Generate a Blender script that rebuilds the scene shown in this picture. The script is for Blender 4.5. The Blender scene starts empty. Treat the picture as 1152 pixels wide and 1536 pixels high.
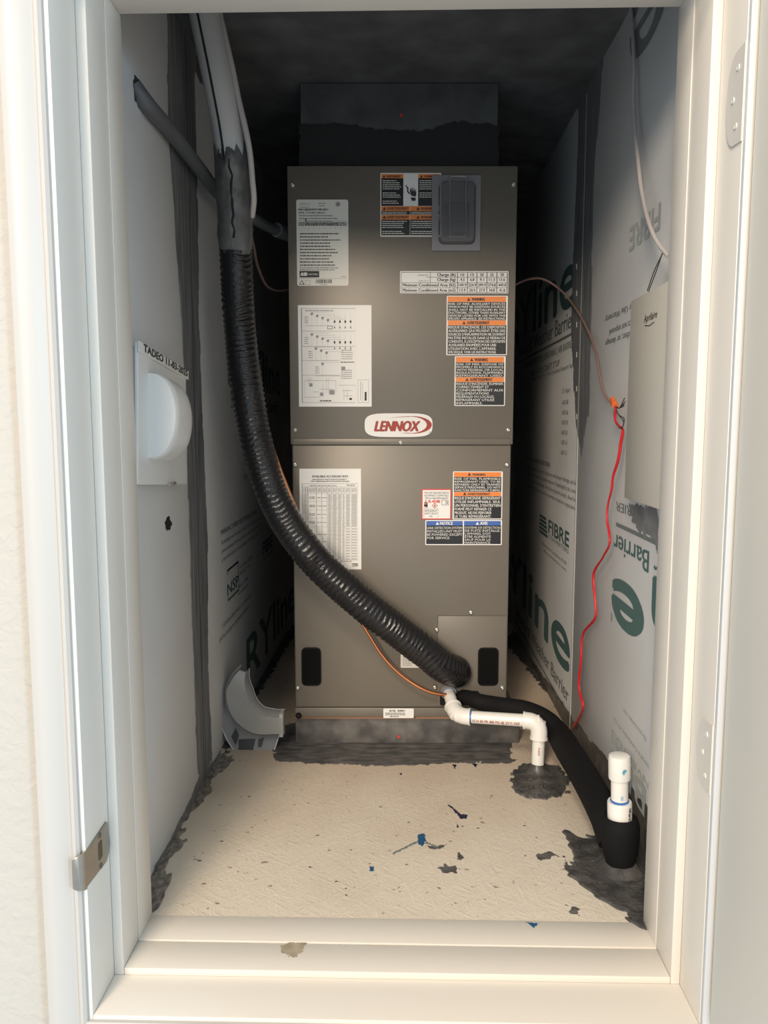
import bpy, bmesh, math, random
from mathutils import Vector, Matrix, noise
random.seed(7)
R = math.radians
S = bpy.context.scene
COL = S.collection
# ---------------------------------------------------------------- camera, world, lights, exposure
FPX = 1180.0; YAW = R(1.4); PITCH = R(6.4); CH = 0.71
cam = bpy.data.cameras.new('camera'); cam.sensor_fit = 'VERTICAL'; cam.sensor_height = 36.0
cam.lens = 36.0*FPX/1536.0; cam.clip_start = 0.02
camo = bpy.data.objects.new('camera', cam); COL.objects.link(camo)
camo.location = (0, 0, CH); camo.rotation_euler = (math.pi/2-PITCH, 0, YAW)
S.camera = camo
w = bpy.data.worlds.new('world'); S.world = w; w.use_nodes = True
w.node_tree.nodes['Background'].inputs[0].default_value = (0.77, 0.90, 1.0, 1)
w.node_tree.nodes['Background'].inputs[1].default_value = 0.80
def area(name, loc, target, size, energy, color):
    l = bpy.data.lights.new(name, 'AREA'); l.energy = energy; l.color = color; l.shape = 'DISK'; l.size = size
    o = bpy.data.objects.new(name, l); COL.objects.link(o); o.location = loc
    o.rotation_euler = (Vector(target)-Vector(loc)).to_track_quat('-Z', 'Y').to_euler(); return o
area('hall_ceiling_lamp', (-1.80, -4.9, 2.80), (0.0, 1.2, 0.6), 1.35, 310, (1.0, 0.82, 0.63))
area('upper_fill_lamp', (-0.75, -2.2, 3.6), (0.0, 1.3, 0.0), 0.8, 72, (1.0, 0.84, 0.66))  # added fill to brighten the floor and lower cabinet, no known lamp there
area('hall_window_daylight', (1.62, -1.22, 1.0), (-0.4, 0.9, 0.5), 0.8, 66, (0.42, 0.72, 1.0))
S.view_settings.view_transform = 'Standard'; S.view_settings.look = 'None'
S.view_settings.gamma = 1; S.view_settings.use_curve_mapping = False
S.view_settings.exposure = 0.20
# ---------------------------------------------------------------- helpers
def ray(px, py):
    u = (px-576)/FPX; v = -(py-768)/FPX
    c = (u, math.cos(PITCH)+v*math.sin(PITCH), -math.sin(PITCH)+v*math.cos(PITCH))
    return Vector((c[0]*math.cos(YAW)-c[1]*math.sin(YAW), c[0]*math.sin(YAW)+c[1]*math.cos(YAW), c[2]))
def hit(px, py, ax, val):
    r = ray(px, py); o = Vector((0, 0, CH)); return o + r*((val-o[ax])/r[ax])
CW, CHT, CD = 0.470, 1.165, 0.53
CAB = Matrix.Rotation(YAW, 4, 'Z') @ Matrix.Translation((0.0375, 1.673, 0.067))
CABI = CAB.inverted()
def cab(px, py, y=0.0):            # photograph pixel on the cabinet's front face -> cabinet-local point
    o = CABI @ Vector((0, 0, CH)); d = CABI.to_3x3() @ ray(px, py)
    return o + d*((y-o.y)/d.y)
def mat(name, col, rough=0.5, metal=0.0, bump=0.0, bscale=200, var=0.0, vscale=8, **kw):
    m = bpy.data.materials.new(name); m.use_nodes = True; nt = m.node_tree; p = nt.nodes['Principled BSDF']
    p.inputs['Base Color'].default_value = (*col, 1); p.inputs['Roughness'].default_value = rough; p.inputs['Metallic'].default_value = metal
    for k, v in kw.items(): p.inputs[k].default_value = v
    if bump or var:
        tc = nt.nodes.new('ShaderNodeTexCoord')
    if bump:
        n = nt.nodes.new('ShaderNodeTexNoise'); n.inputs['Scale'].default_value = bscale; n.inputs['Detail'].default_value = 4
        b = nt.nodes.new('ShaderNodeBump'); b.inputs['Strength'].default_value = bump; b.inputs['Distance'].default_value = 0.002
        nt.links.new(tc.outputs['Object'], n.inputs['Vector']); nt.links.new(n.outputs['Fac'], b.inputs['Height']); nt.links.new(b.outputs['Normal'], p.inputs['Normal'])
    if var:
        n = nt.nodes.new('ShaderNodeTexNoise'); n.inputs['Scale'].default_value = vscale; n.inputs['Detail'].default_value = 6
        r = nt.nodes.new('ShaderNodeValToRGB'); r.color_ramp.elements[0].position = 0.3; r.color_ramp.elements[1].position = 0.7
        r.color_ramp.elements[0].color = (*[c*(1-var) for c in col], 1); r.color_ramp.elements[1].color = (*[min(1, c*(1+var)) for c in col], 1)
        nt.links.new(tc.outputs['Object'], n.inputs['Vector']); nt.links.new(n.outputs['Fac'], r.inputs[0]); nt.links.new(r.outputs[0], p.inputs['Base Color'])
    return m
class MB:
    def __init__(s): s.v = []; s.f = []; s.m = []; s.s = []
    def add(s, vs, fs, mi=0, smooth=False, M=None):
        b = len(s.v)
        s.v += [tuple(M @ Vector(v)) if M else tuple(v) for v in vs]
        for f in fs: s.f.append([i+b for i in f]); s.m.append(mi); s.s.append(smooth)
        return s
    def box(s, lo, hi, mi=0, bev=0.0, M=None, seg=2):
        bm = bmesh.new(); bmesh.ops.create_cube(bm, size=1)
        for v in bm.verts:
            v.co = Vector([lo[i]+(hi[i]-lo[i])*(v.co[i]+.5) for i in range(3)])
        if bev: bmesh.ops.bevel(bm, geom=bm.edges[:], offset=bev, segments=seg, affect='EDGES', profile=.5)
        bm.verts.index_update()
        s.add([v.co for v in bm.verts], [[v.index for v in f.verts] for f in bm.faces], mi, False, M); bm.free(); return s
    def prism(s, pts, z0, z1, mi=0, M=None, smooth=False):       # outline in XY, extruded z0..z1
        n = len(pts)
        vs = [(x, y, z0) for x, y in pts]+[(x, y, z1) for x, y in pts]
        fs = [[i, (i+1) % n, n+(i+1) % n, n+i] for i in range(n)]
        s.add(vs, fs, mi, smooth, M)
        s.add(vs, [list(range(n))[::-1], list(range(n, 2*n))], mi, False, M); return s
    def rings(s, rings, mi=0, caps=True, smooth=True, M=None):
        n = len(rings[0]); vs = [p for r in rings for p in r]; fs = []
        for i in range(len(rings)-1):
            for j in range(n): fs.append([i*n+j, i*n+(j+1) % n, (i+1)*n+(j+1) % n, (i+1)*n+j])
        s.add(vs, fs, mi, smooth, M)
        if caps: s.add(rings[0], [list(range(n))[::-1]], mi, False, M); s.add(rings[-1], [list(range(n))], mi, False, M)
        return s
    def tube(s, path, r, seg=16, mi=0, step=None, rf=None, M=None, caps=True):
        pts = smooth_path(path, step) if step else [Vector(p) for p in path]
        fr = frames(pts); rr = []; L = 0
        for i, (p, (a, b)) in enumerate(zip(pts, fr)):
            if i: L += (p-pts[i-1]).length
            ring = []
            for j in range(seg):
                t = 2*math.pi*j/seg; q = r if not callable(r) else r(i/(len(pts)-1))
                if rf: q *= rf(L, t)
                ring.append(p+(a*math.cos(t)+b*math.sin(t))*q)
            rr.append(ring)
        return s.rings(rr, mi, caps, True, M)
    def lathe(s, prof, seg=24, mi=0, M=None):
        return s.rings([[(r*math.cos(2*math.pi*j/seg), r*math.sin(2*math.pi*j/seg), z) for j in range(seg)] for r, z in prof], mi, True, True, M)
    def build(s, name, mats, parent=None, world=False):
        me = bpy.data.meshes.new(name); me.from_pydata(s.v, [], s.f); me.validate()
        for m in (mats if isinstance(mats, (list, tuple)) else [mats]): me.materials.append(m)
        if len(me.polygons) == len(s.m):
            me.polygons.foreach_set('material_index', s.m); me.polygons.foreach_set('use_smooth', s.s)
        bm = bmesh.new(); bm.from_mesh(me); bmesh.ops.remove_doubles(bm, verts=bm.verts, dist=1e-6)
        if not getattr(s, 'flat', False): bmesh.ops.recalc_face_normals(bm, faces=bm.faces)
        bm.to_mesh(me); bm.free()
        me.set_sharp_from_angle(angle=R(38))
        o = bpy.data.objects.new(name, me); COL.objects.link(o)
        if parent: o.parent = parent
        return o
def smooth_path(path, step):
    P = [Vector(p) for p in path]; P = [P[0]*2-P[1]]+P+[P[-1]*2-P[-2]]; out = []
    for i in range(1, len(P)-2):
        n = max(1, int((P[i+1]-P[i]).length/step))
        for k in range(n):
            t = k/n; a, b, c, d = P[i-1:i+3]
            out.append(.5*((2*b)+(c-a)*t+(2*a-5*b+4*c-d)*t*t+(3*b-a-3*c+d)*t**3))
    out.append(P[-2]); return out
def frames(pts):
    out = []; a = None
    for i, p in enumerate(pts):
        t = (pts[min(i+1, len(pts)-1)]-pts[max(i-1, 0)]).normalized()
        if a is None: a = t.orthogonal().normalized()
        else: a = (a-t*a.dot(t)).normalized()
        out.append((a, t.cross(a)))
    return out
def empty(name, label, cat, loc=(0, 0, 0), rz=0, group=None):
    o = bpy.data.objects.new(name, None); COL.objects.link(o); o.location = loc; o.rotation_euler.z = rz; o.empty_display_size = .05
    return tag(o, label, cat, group)
def tag(o, label=None, cat=None, group=None, kind=None):
    if label: o['label'] = label
    if cat: o['category'] = cat
    if group: o['group'] = group
    if kind: o['kind'] = kind
    return o
def rrect(x0, y0, x1, y1, r, n=5):
    pts = []
    for cx, cy, a in ((x1-r, y1-r, 0), (x0+r, y1-r, 90), (x0+r, y0+r, 180), (x1-r, y0+r, 270)):
        for k in range(n+1):
            t = R(a+90*k/n); pts.append((cx+r*math.cos(t), cy+r*math.sin(t)))
    return pts
_tc = {}
def glyphs(s, shear=0.0, bold=0.0, res=2):
    k = (s, shear, bold, res)
    if k in _tc: return _tc[k]
    c = bpy.data.curves.new('t', 'FONT'); c.body = s; c.shear = shear; c.offset = bold; c.resolution_u = res; c.fill_mode = 'FRONT'
    o = bpy.data.objects.new('t', c); COL.objects.link(o); bpy.context.view_layer.update()
    me = o.to_mesh(); vs = [tuple(v.co) for v in me.vertices]; fs = [list(p.vertices) for p in me.polygons]
    o.to_mesh_clear(); bpy.data.objects.remove(o); bpy.data.curves.remove(c)
    xs = [v[0] for v in vs] or [0]; x0, x1 = min(xs), max(xs)
    _tc[k] = ([(v[0]-x0, v[1], 0) for v in vs], fs, x1-x0); return _tc[k]
CAPH = max(v[1] for v in glyphs('H')[0])
def text(mb, s, o, dx, dy, width=None, cap=0.01, mi=0, shear=0, bold=0, align='l', bend=None, res=2):
    """lettering with its baseline from point o along unit vectors dx (reading) and dy (up); width fits the line"""
    if cap > .03: res = 8
    vs, fs, W = glyphs(s, shear, 0.0, res); sy = cap/CAPH; sx = (width/W) if width else sy
    off = {'l': 0, 'c': -W/2*sx, 'r': -W*sx}[align]
    o = Vector(o); dx = Vector(dx); dy = Vector(dy); n = dx.cross(dy); out = []
    for x, y, z in vs:
        if bend:
            a = (y*sy)/bend; out.append(o+dx*(x*sx+off)+dy*(bend*math.sin(a))+n*(bend*math.cos(a)-bend))
        else: out.append(o+dx*(x*sx+off)+dy*(y*sy))
    mb.add(out, fs, mi)
    if bold:                                            # heavier strokes: the same outline laid again a hair to each side
        for k in (-1, 1):
            e = dx*(k*bold*sy)+n*(.00004*(k+2)); mb.add([v+e for v in out], fs, mi)
        if bold > .03:
            for k in (-1, 1):
                e = dy*(k*bold*.5*sy)+n*(.00004*(k+5)); mb.add([v+e for v in out], fs, mi)
def ragged(poly, rag, step):
    out = []; n = len(poly); sd = random.random()*50
    for i in range(n):
        a, b = Vector(poly[i]), Vector(poly[(i+1) % n]); k = max(1, int((b-a).length/step))
        for j in range(k):
            p = a.lerp(b, j/k); q = Vector((*(p*9/step/10), sd)); e = noise.noise_vector(q)+.6*noise.noise_vector(q*3)
            out.append((p.x+e.x*rag, p.y+e.y*rag))
    return out
def patch(name, px, ax, val, th, m, parent, rag=.003, step=.003, label=None, st=(0, 1), fq=1.0, direct=None, bumpy=0):
    """flat smear of paint or sealant on the plane axis ax = val, th thick towards the room: contour of a ragged field"""
    import numpy as np
    oth = [i for i in range(3) if i != ax]; P = []
    if direct: P = [Vector(p) for p in direct]
    else:
        for p in px:
            h_ = hit(p[0], p[1], ax, val); P.append(Vector((h_[oth[0]], h_[oth[1]])))
    A = np.array([tuple(p) for p in P]); B = np.roll(A, -1, 0); pad = rag*2
    x0, y0 = A.min(0)-pad; x1, y1 = A.max(0)+pad; nx = int((x1-x0)/step)+2; ny = int((y1-y0)/step)+2
    X, Y = np.meshgrid(x0+step*np.arange(nx), y0+step*np.arange(ny), indexing='ij'); D = np.full(X.shape, 1e9); ins = np.zeros(X.shape, bool)
    for a, b in zip(A, B):
        d = b-a; t = np.clip(((X-a[0])*d[0]+(Y-a[1])*d[1])/max(1e-12, d@d), 0, 1)
        D = np.minimum(D, np.hypot(X-a[0]-t*d[0], Y-a[1]-t*d[1]))
        c = ((a[1] > Y) != (b[1] > Y)); xx = a[0]+(Y-a[1])*d[0]/(d[1] if abs(d[1]) > 1e-12 else 1e-12); ins ^= (c & (X < xx))
    F = np.where(ins, D, -D); sd = random.random()*40; ca, sa = math.cos(R(st[0])), math.sin(R(st[0])); f0 = fq/(rag*2.6)
    for i in range(nx):
        for j in range(ny):
            if abs(F[i, j]) < 2.2*rag:
                u = (X[i, j]*ca+Y[i, j]*sa)*f0/st[1]; v = (-X[i, j]*sa+Y[i, j]*ca)*f0
                F[i, j] += rag*(1.3*noise.noise(Vector((u, v, sd)))+.9*noise.noise(Vector((u*2.3, v*2.3, sd+5)))+.5*noise.noise(Vector((u*5, v*5, sd+9))))
    mb = MB(); vid = {}; vs = []; fs = []
    def put(key, a, b, h):
        if key not in vid:
            v = [0, 0, 0]; v[oth[0]] = a; v[oth[1]] = b; v[ax] = val+h; vid[key] = len(vs); vs.append(tuple(v))
        return vid[key]
    sg = 1 if th > 0 else -1
    for i in range(nx-1):
        for j in range(ny-1):
            c = [(i, j), (i+1, j), (i+1, j+1), (i, j+1)]; f = [F[q] for q in c]
            if max(f) <= 0: continue
            poly = []
            for k in range(4):
                a, b = c[k], c[(k+1) % 4]; fa, fb = f[k], f[(k+1) % 4]
                if fa > 0:
                    h = th*min(1, .25+fa/max(abs(th)*2, .002)); h += sg*bumpy*abs(noise.noise(Vector((X[a]*130, Y[a]*130, sd))))
                    poly.append(put(a, X[a], Y[a], h))
                if (fa > 0) != (fb > 0):
                    t = fa/(fa-fb); key = (min(a, b), max(a, b)); poly.append(put(key, X[a]+(X[b]-X[a])*t, Y[a]+(Y[b]-Y[a])*t, sg*.00012))
            if len(poly) > 2: fs.append(poly)
    mb.add(vs, fs, 0, True); mb.flat = True; o = mb.build(name, m, parent)
    if label: o['label'] = label
    return o
# ---------------------------------------------------------------- materials
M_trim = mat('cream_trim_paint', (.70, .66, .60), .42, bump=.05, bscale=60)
M_trim_dim = mat('trim_paint_dimmed', (.46, .44, .41), .45, bump=.05, bscale=60)  # trim paint darkened in the colour to offset overbright light on the casing
M_door_lift = mat('door_paint_lightened', (.80, .75, .66), .45, bump=.04, bscale=60)  # trim paint lightened in the colour, replacing light the door leaf lacks
M_jambedge = mat('cool_white_edge', (.58, .60, .62), .4)  # cooler and whiter than the cream trim
M_board = mat('grey_white_sheathing', (.64, .65, .655), .45, var=.05, vscale=5, bump=.05, bscale=30)
M_dry = mat('pale_grey_drywall', (.63, .65, .67), .6, var=.05, vscale=4, bump=.08, bscale=80)
M_dark = mat('dark_sealed_paint', (.095, .096, .102), .75, bump=.3, bscale=90, var=.35, vscale=12)
M_ink = mat('green_ink', (.075, .15, .145), .6)
M_inkg = mat('grey_ink', (.17, .20, .20), .6)
M_inkf = mat('faded_grey_ink', (.40, .43, .43), .6)
M_grey = mat('unit_grey_paint', (.165, .150, .127), .42, metal=.15, bump=.04, bscale=900, var=.04, vscale=6)
M_edge = mat('unit_seam_grey', (.10, .095, .08), .5)
M_black = mat('black_plastic', (.008, .008, .009), .6, **{'Specular IOR Level': .15})
M_lblack = mat('label_black', (.016, .017, .02), .35)
M_white = mat('label_white', (.76, .76, .75), .5)
M_cream = mat('label_offwhite', (.72, .71, .66), .5)
M_orange = mat('label_orange', (.78, .235, .05), .45)
M_blue = mat('label_blue', (.05, .13, .42), .45)
M_red = mat('label_red', (.62, .05, .04), .45)
M_lred = mat('badge_red', (.33, .035, .022), .4)
M_txt = mat('print_black', (.03, .03, .03), .6)
M_tgrey = mat('print_grey', (.28, .28, .28), .6)
M_tw = mat('print_white', (.72, .72, .70), .5)
M_screw = mat('zinc_screw', (.55, .54, .5), .35, metal=.8)
M_pvc = mat('white_pvc', (.78, .77, .74), .3)
M_pvcb = mat('blue_primer', (.02, .13, .42), .4)
M_foam = mat('black_foam', (.007, .007, .008), .8, bump=.25, bscale=400, **{'Specular IOR Level': .2})
M_wire_r = mat('red_wire', (.55, .015, .02), .35)
M_wire_b = mat('brown_cable_jacket', (.24, .15, .13), .5)
M_wire_w = mat('white_cable_jacket', (.45, .42, .41), .45)
M_wire_k = mat('thin_dark_wire', (.05, .045, .04), .4)
M_cop = mat('copper', (.80, .33, .16), .28, metal=.9)
M_nut = mat('orange_wire_nut', (.75, .16, .04), .45)
M_insul = mat('white_pipe_insulation', (.46, .46, .47), .6, bump=.1, bscale=70)
M_cond = mat('grey_conduit', (.10, .105, .115), .5)
M_hood = mat('white_hood_plastic', (.72, .74, .74), .35)
M_hoodf = mat('pale_hood_face', (.80, .79, .74), .4)
M_box = mat('beige_control_box', (.50, .475, .42), .45, bump=.05, bscale=500)
M_nickel = mat('satin_nickel', (.36, .33, .29), .38, metal=.9, var=.1, vscale=30)
M_bluep = mat('blue_paint_drop', (.015, .10, .22), .3)
M_navy = mat('navy_paint_drop', (.008, .012, .05), .3)
M_wood = mat('bare_wood_edge', (.35, .20, .12), .7)
# streaked sealant
def sealant(name, c0, c1, stretch, bump=.6, rough=.55, sc=26):
    m = bpy.data.materials.new(name); m.use_nodes = True; nt = m.node_tree; p = nt.nodes['Principled BSDF']; p.inputs['Roughness'].default_value = rough
    tc = nt.nodes.new('ShaderNodeTexCoord'); mp = nt.nodes.new('ShaderNodeMapping'); mp.inputs['Scale'].default_value = stretch
    n = nt.nodes.new('ShaderNodeTexNoise'); n.inputs['Scale'].default_value = sc; n.inputs['Detail'].default_value = 7
    r = nt.nodes.new('ShaderNodeValToRGB'); r.color_ramp.elements[0].position = .35; r.color_ramp.elements[1].position = .72
    r.color_ramp.elements[0].color = (*c0, 1); r.color_ramp.elements[1].color = (*c1, 1)
    b = nt.nodes.new('ShaderNodeBump'); b.inputs['Strength'].default_value = bump; b.inputs['Distance'].default_value = .003
    L = nt.links.new; L(tc.outputs['Object'], mp.inputs[0]); L(mp.outputs[0], n.inputs[0]); L(n.outputs[0], r.inputs[0]); L(r.outputs[0], p.inputs['Base Color']); L(n.outputs[0], b.inputs['Height']); L(b.outputs[0], p.inputs['Normal'])
    return m
M_sealv = sealant('brushed_wall_sealant', (.095, .100, .108), (.27, .28, .29), (1, 7, .25))
M_sealf = sealant('brushed_floor_sealant', (.060, .060, .060), (.17, .16, .155), (1, 3, 1))
M_seald = sealant('wet_dark_sealant', (.048, .047, .046), (.115, .112, .108), (1, 1, 1), .8, .38, 45)
M_thin = sealant('thin_scuffed_sealant', (.10, .095, .09), (.40, .35, .29), (2, 1, 1), .5, .55, 60)
M_wrap = sealant('grey_mastic_wrap', (.060, .061, .063), (.14, .14, .14), (1, 1, .6), .9, .32, 40)
# black foil sleeve
m = bpy.data.materials.new('black_foil_sleeve'); m.use_nodes = True; nt = m.node_tree; p = nt.nodes['Principled BSDF']
p.inputs['Base Color'].default_value = (.012, .012, .014, 1); p.inputs['Roughness'].default_value = .22
n = nt.nodes.new('ShaderNodeTexNoise'); n.inputs['Scale'].default_value = 90; n.inputs['Detail'].default_value = 3
b = nt.nodes.new('ShaderNodeBump'); b.inputs['Strength'].default_value = .5; b.inputs['Distance'].default_value = .002
nt.links.new(n.outputs[0], b.inputs['Height']); nt.links.new(b.outputs[0], p.inputs['Normal']); M_foil = m
# hall wall with knock-down texture, colour darkened to offset too strong light
m = bpy.data.materials.new('hall_wall_texture'); m.use_nodes = True; nt = m.node_tree; p = nt.nodes['Principled BSDF']
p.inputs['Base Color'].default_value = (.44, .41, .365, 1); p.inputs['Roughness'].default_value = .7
tc = nt.nodes.new('ShaderNodeTexCoord'); n = nt.nodes.new('ShaderNodeTexNoise'); n.inputs['Scale'].default_value = 55; n.inputs['Detail'].default_value = 5; n.inputs['Distortion'].default_value = .8
b = nt.nodes.new('ShaderNodeBump'); b.inputs['Strength'].default_value = .55; b.inputs['Distance'].default_value = .004
nt.links.new(tc.outputs['Object'], n.inputs[0]); nt.links.new(n.outputs[0], b.inputs['Height']); nt.links.new(b.outputs[0], p.inputs['Normal']); M_hall = m
# painted strand-board floor
m = bpy.data.materials.new('painted_strand_board'); m.use_nodes = True; nt = m.node_tree; p = nt.nodes['Principled BSDF']; p.inputs['Roughness'].default_value = .5
L = nt.links.new; N = nt.nodes.new
tc = N('ShaderNodeTexCoord')
def strands(rot, sc, seed):
    m0 = N('ShaderNodeMapping'); m0.inputs['Rotation'].default_value = (0, 0, R(rot)); mp = N('ShaderNodeMapping'); mp.inputs['Scale'].default_value = sc; mp.inputs['Location'].default_value = (seed, seed*2, 0)
    v = N('ShaderNodeTexNoise'); v.inputs['Scale'].default_value = 1; v.inputs['Detail'].default_value = 5; v.inputs['Roughness'].default_value = .65
    L(tc.outputs['Object'], m0.inputs[0]); L(m0.outputs[0], mp.inputs[0]); L(mp.outputs[0], v.inputs[0]); return v
n1 = strands(35, (28, 130, 1), 1); n2 = strands(-50, (24, 110, 1), 4); n3 = strands(85, (30, 95, 1), 9)
mx = N('ShaderNodeMath'); mx.operation = 'MAXIMUM'; L(n1.outputs[0], mx.inputs[0]); L(n2.outputs[0], mx.inputs[1])
mx2 = N('ShaderNodeMath'); mx2.operation = 'MAXIMUM'; L(mx.outputs[0], mx2.inputs[0]); L(n3.outputs[0], mx2.inputs[1])
b = N('ShaderNodeBump'); b.inputs['Strength'].default_value = .75; b.inputs['Distance'].default_value = .0035; L(mx2.outputs[0], b.inputs['Height']); L(b.outputs[0], p.inputs['Normal'])
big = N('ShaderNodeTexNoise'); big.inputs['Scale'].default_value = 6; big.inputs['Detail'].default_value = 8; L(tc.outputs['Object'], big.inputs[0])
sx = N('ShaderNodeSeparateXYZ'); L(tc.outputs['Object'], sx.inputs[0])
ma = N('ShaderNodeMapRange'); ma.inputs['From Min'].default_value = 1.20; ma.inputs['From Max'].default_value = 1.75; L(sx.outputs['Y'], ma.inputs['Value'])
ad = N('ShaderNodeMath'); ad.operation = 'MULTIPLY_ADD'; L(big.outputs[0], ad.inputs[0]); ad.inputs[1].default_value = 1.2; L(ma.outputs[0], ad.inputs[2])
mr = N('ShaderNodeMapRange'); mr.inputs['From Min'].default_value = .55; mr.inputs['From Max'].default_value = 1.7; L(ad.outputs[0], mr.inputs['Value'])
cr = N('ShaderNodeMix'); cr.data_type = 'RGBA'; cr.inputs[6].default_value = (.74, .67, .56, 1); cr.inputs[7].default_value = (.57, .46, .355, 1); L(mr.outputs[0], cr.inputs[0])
sp = N('ShaderNodeTexNoise'); sp.inputs['Scale'].default_value = 60; sp.inputs['Detail'].default_value = 4; L(tc.outputs['Object'], sp.inputs[0])
spr = N('ShaderNodeValToRGB'); spr.color_ramp.elements[0].position = .265; spr.color_ramp.elements[1].position = .33; L(sp.outputs[0], spr.inputs[0])
cm = N('ShaderNodeMix'); cm.data_type = 'RGBA'; cm.inputs[6].default_value = (.27, .20, .15, 1); L(spr.outputs[0], cm.inputs[0]); L(cr.outputs[2], cm.inputs[7])
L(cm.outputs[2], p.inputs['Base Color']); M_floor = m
# translucent plastic
def clearish(name, col, t, rough=.25):
    m = bpy.data.materials.new(name); m.use_nodes = True; nt = m.node_tree; p = nt.nodes['Principled BSDF']
    p.inputs['Base Color'].default_value = (*col, 1); p.inputs['Roughness'].default_value = rough; p.inputs['Specular IOR Level'].default_value = .8
    tr = nt.nodes.new('ShaderNodeBsdfTransparent'); tr.inputs[0].default_value = (.93, .94, .95, 1); mx = nt.nodes.new('ShaderNodeMixShader'); mx.inputs[0].default_value = 1-t
    nt.links.new(tr.outputs[0], mx.inputs[1]); nt.links.new(p.outputs[0], mx.inputs[2]); nt.links.new(mx.outputs[0], nt.nodes['Material Output'].inputs[0]); return m
M_clear = clearish('clear_duct_plastic', (.58, .57, .55), .45, .16)
M_clear2 = clearish('clear_wrap_plastic', (.50, .50, .52), .55, .12)
M_cover = clearish('smoky_cover_plastic', (.20, .20, .21), .62, .25)
M_rim = mat('cover_rim_plastic', (.215, .205, .225), .35)
# ---------------------------------------------------------------- setting
XL, XR, YB, ZC = -.395, .385, 2.78, 1.415       # closet inside faces
OL, OR_, OT = -.365, .347, 1.230                # opening between the stops
JL, JR, JT, JB = -.378, .359, 1.243, -.010      # jamb faces
YS0, YS1, YJ = .951, 1.062, .880                # stop front / back, jamb front edge
SEAML, SEAMR = 1.492, 1.755
def struct(name, mb, m, parent=None, label=None):
    o = mb.build(name, m, parent)
    if parent is None: o['kind'] = 'structure'
    if label: o['label'] = label
    return o
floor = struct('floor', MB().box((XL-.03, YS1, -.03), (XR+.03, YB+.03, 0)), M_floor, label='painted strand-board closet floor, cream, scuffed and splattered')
struct('ceiling', MB().box((XL-.03, YS1-.1, ZC), (XR+.03, YB+.03, ZC+.03)), M_dark, label='dark sealed closet ceiling')
struct('wall_back', MB().box((XL-.03, YB, -.03), (XR+.03, YB+.03, ZC+.03)), M_dark, label='dark wall behind the unit')
wl = struct('wall_left', MB().box((XL-.04, YS1-.1, -.03), (XL-.012, YB, ZC)), M_dry, label='left closet wall, pale drywall then printed sheathing board')
wr = struct('wall_right', MB().box((XR+.012, YS1-.1, -.03), (XR+.04, YB, ZC)), M_dry, label='right closet wall of two printed sheathing boards')
MB().box((XL-.012, YS1-.1, 0), (XL, SEAML-.002, ZC), bev=.0015).build('panel', M_dry, wl)
MB().box((XL-.012, SEAML+.002, 0), (XL-.003, YB, ZC), bev=.0015).build('panel', M_board, wl)['label'] = 'printed grey sheathing board'
MB().box((XR, YS1-.1, 0), (XR+.012, SEAMR-.003, ZC), bev=.0015).build('panel', M_board, wr)
MB().box((XR+.003, SEAMR+.001, 0), (XR+.012, YB, ZC), bev=.0015).build('panel', M_board, wr)
MB().box((XR-.0012, SEAMR-.006, .0), (XR+.002, SEAMR+.001, 1.40)).build('corner_bead', mat('pale_bead', (.5, .5, .48), .4), wr)
# hall wall around the frame
hw = MB(); Y0, Y1 = .885, 1.0
hw.box((-1.6, Y0, -1.0), (JL-.012, Y1, 1.9)); hw.box((JR+.012, Y0, -1.0), (1.6, Y1, 1.9))
hw.box((JL-.012, Y0, -1.0), (JR+.012, Y1, JB-.012)); hw.box((JL-.012, Y0, JT+.012), (JR+.012, Y1, 1.9))
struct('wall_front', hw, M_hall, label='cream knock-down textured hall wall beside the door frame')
# jamb boards, stops, casing
tj = MB()
tj.box((JL-.016, YJ, JB-.016), (JL, YS1+.004, JT+.016), bev=.0012)
jl = struct('trim_1', tj, M_trim, label='left jamb board of the opening')
jr = struct('trim_2', MB().box((JR, YJ+.004, JB-.016), (JR+.016, YS1+.004, JT+.016), bev=.0012), M_trim, label='right jamb board of the opening')
struct('trim_3', MB().box((JL, YJ, JT), (JR, YS1+.004, JT+.016), bev=.0012), M_trim, label='head jamb of the opening')
jb = struct('trim_4', MB().box((JL, YJ, JB-.016), (JR, YS1+.004, JB), bev=.0012), M_trim, label='bottom jamb of the opening')
struct('trim_5', MB().box((JL, YS0, JB), (OL, YS1, JT), bev=.0018), M_trim, label='left door stop')
struct('trim_6', MB().box((OR_, YS0, JB), (JR, YS1, JT), bev=.0018), M_trim, label='right door stop')
struct('trim_7', MB().box((OL, YS0, OT), (OR_, YS1, JT), bev=.0018), M_trim, label='head door stop')
st = MB(); st.box((OL, YS0, JB), (OR_, YS0+.055, .0), bev=.0018); st.box((OL, YS0+.0565, JB), (OR_, YS1, .001), bev=.0012)
tb = struct('trim_8', st, M_trim, label='bottom door stop strips forming the sill')
for nm, xx, s in (('trim_9', OL, 1), ('trim_10', OR_, -1)):          # thin cover strips on the back half of the side stops
    struct(nm, MB().box((min(xx, xx+s*.0015), YS0+.058, 0.001), (max(xx, xx+s*.0015), YS1+.002, OT), bev=.0006), M_trim)
prof = [(0, 0), (0, -.010), (.004, -.0135), (.009, -.0125), (.012, -.0085), (.016, -.0095), (.022, -.013), (.036, -.0185), (.047, -.020), (.053, -.018), (.055, -.012), (.055, 0)]
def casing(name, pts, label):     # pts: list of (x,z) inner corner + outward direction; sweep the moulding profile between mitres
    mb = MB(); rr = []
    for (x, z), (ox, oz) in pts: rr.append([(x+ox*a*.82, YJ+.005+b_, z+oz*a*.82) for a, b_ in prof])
    mb.rings(rr, 0, True, False); return struct(name, mb, M_trim_dim, label=label)
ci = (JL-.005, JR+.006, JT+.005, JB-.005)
casing('trim_11', [((ci[0], ci[3]), (-1, -1)), ((ci[0], ci[2]), (-1, 1))], 'left moulded casing')
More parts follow.
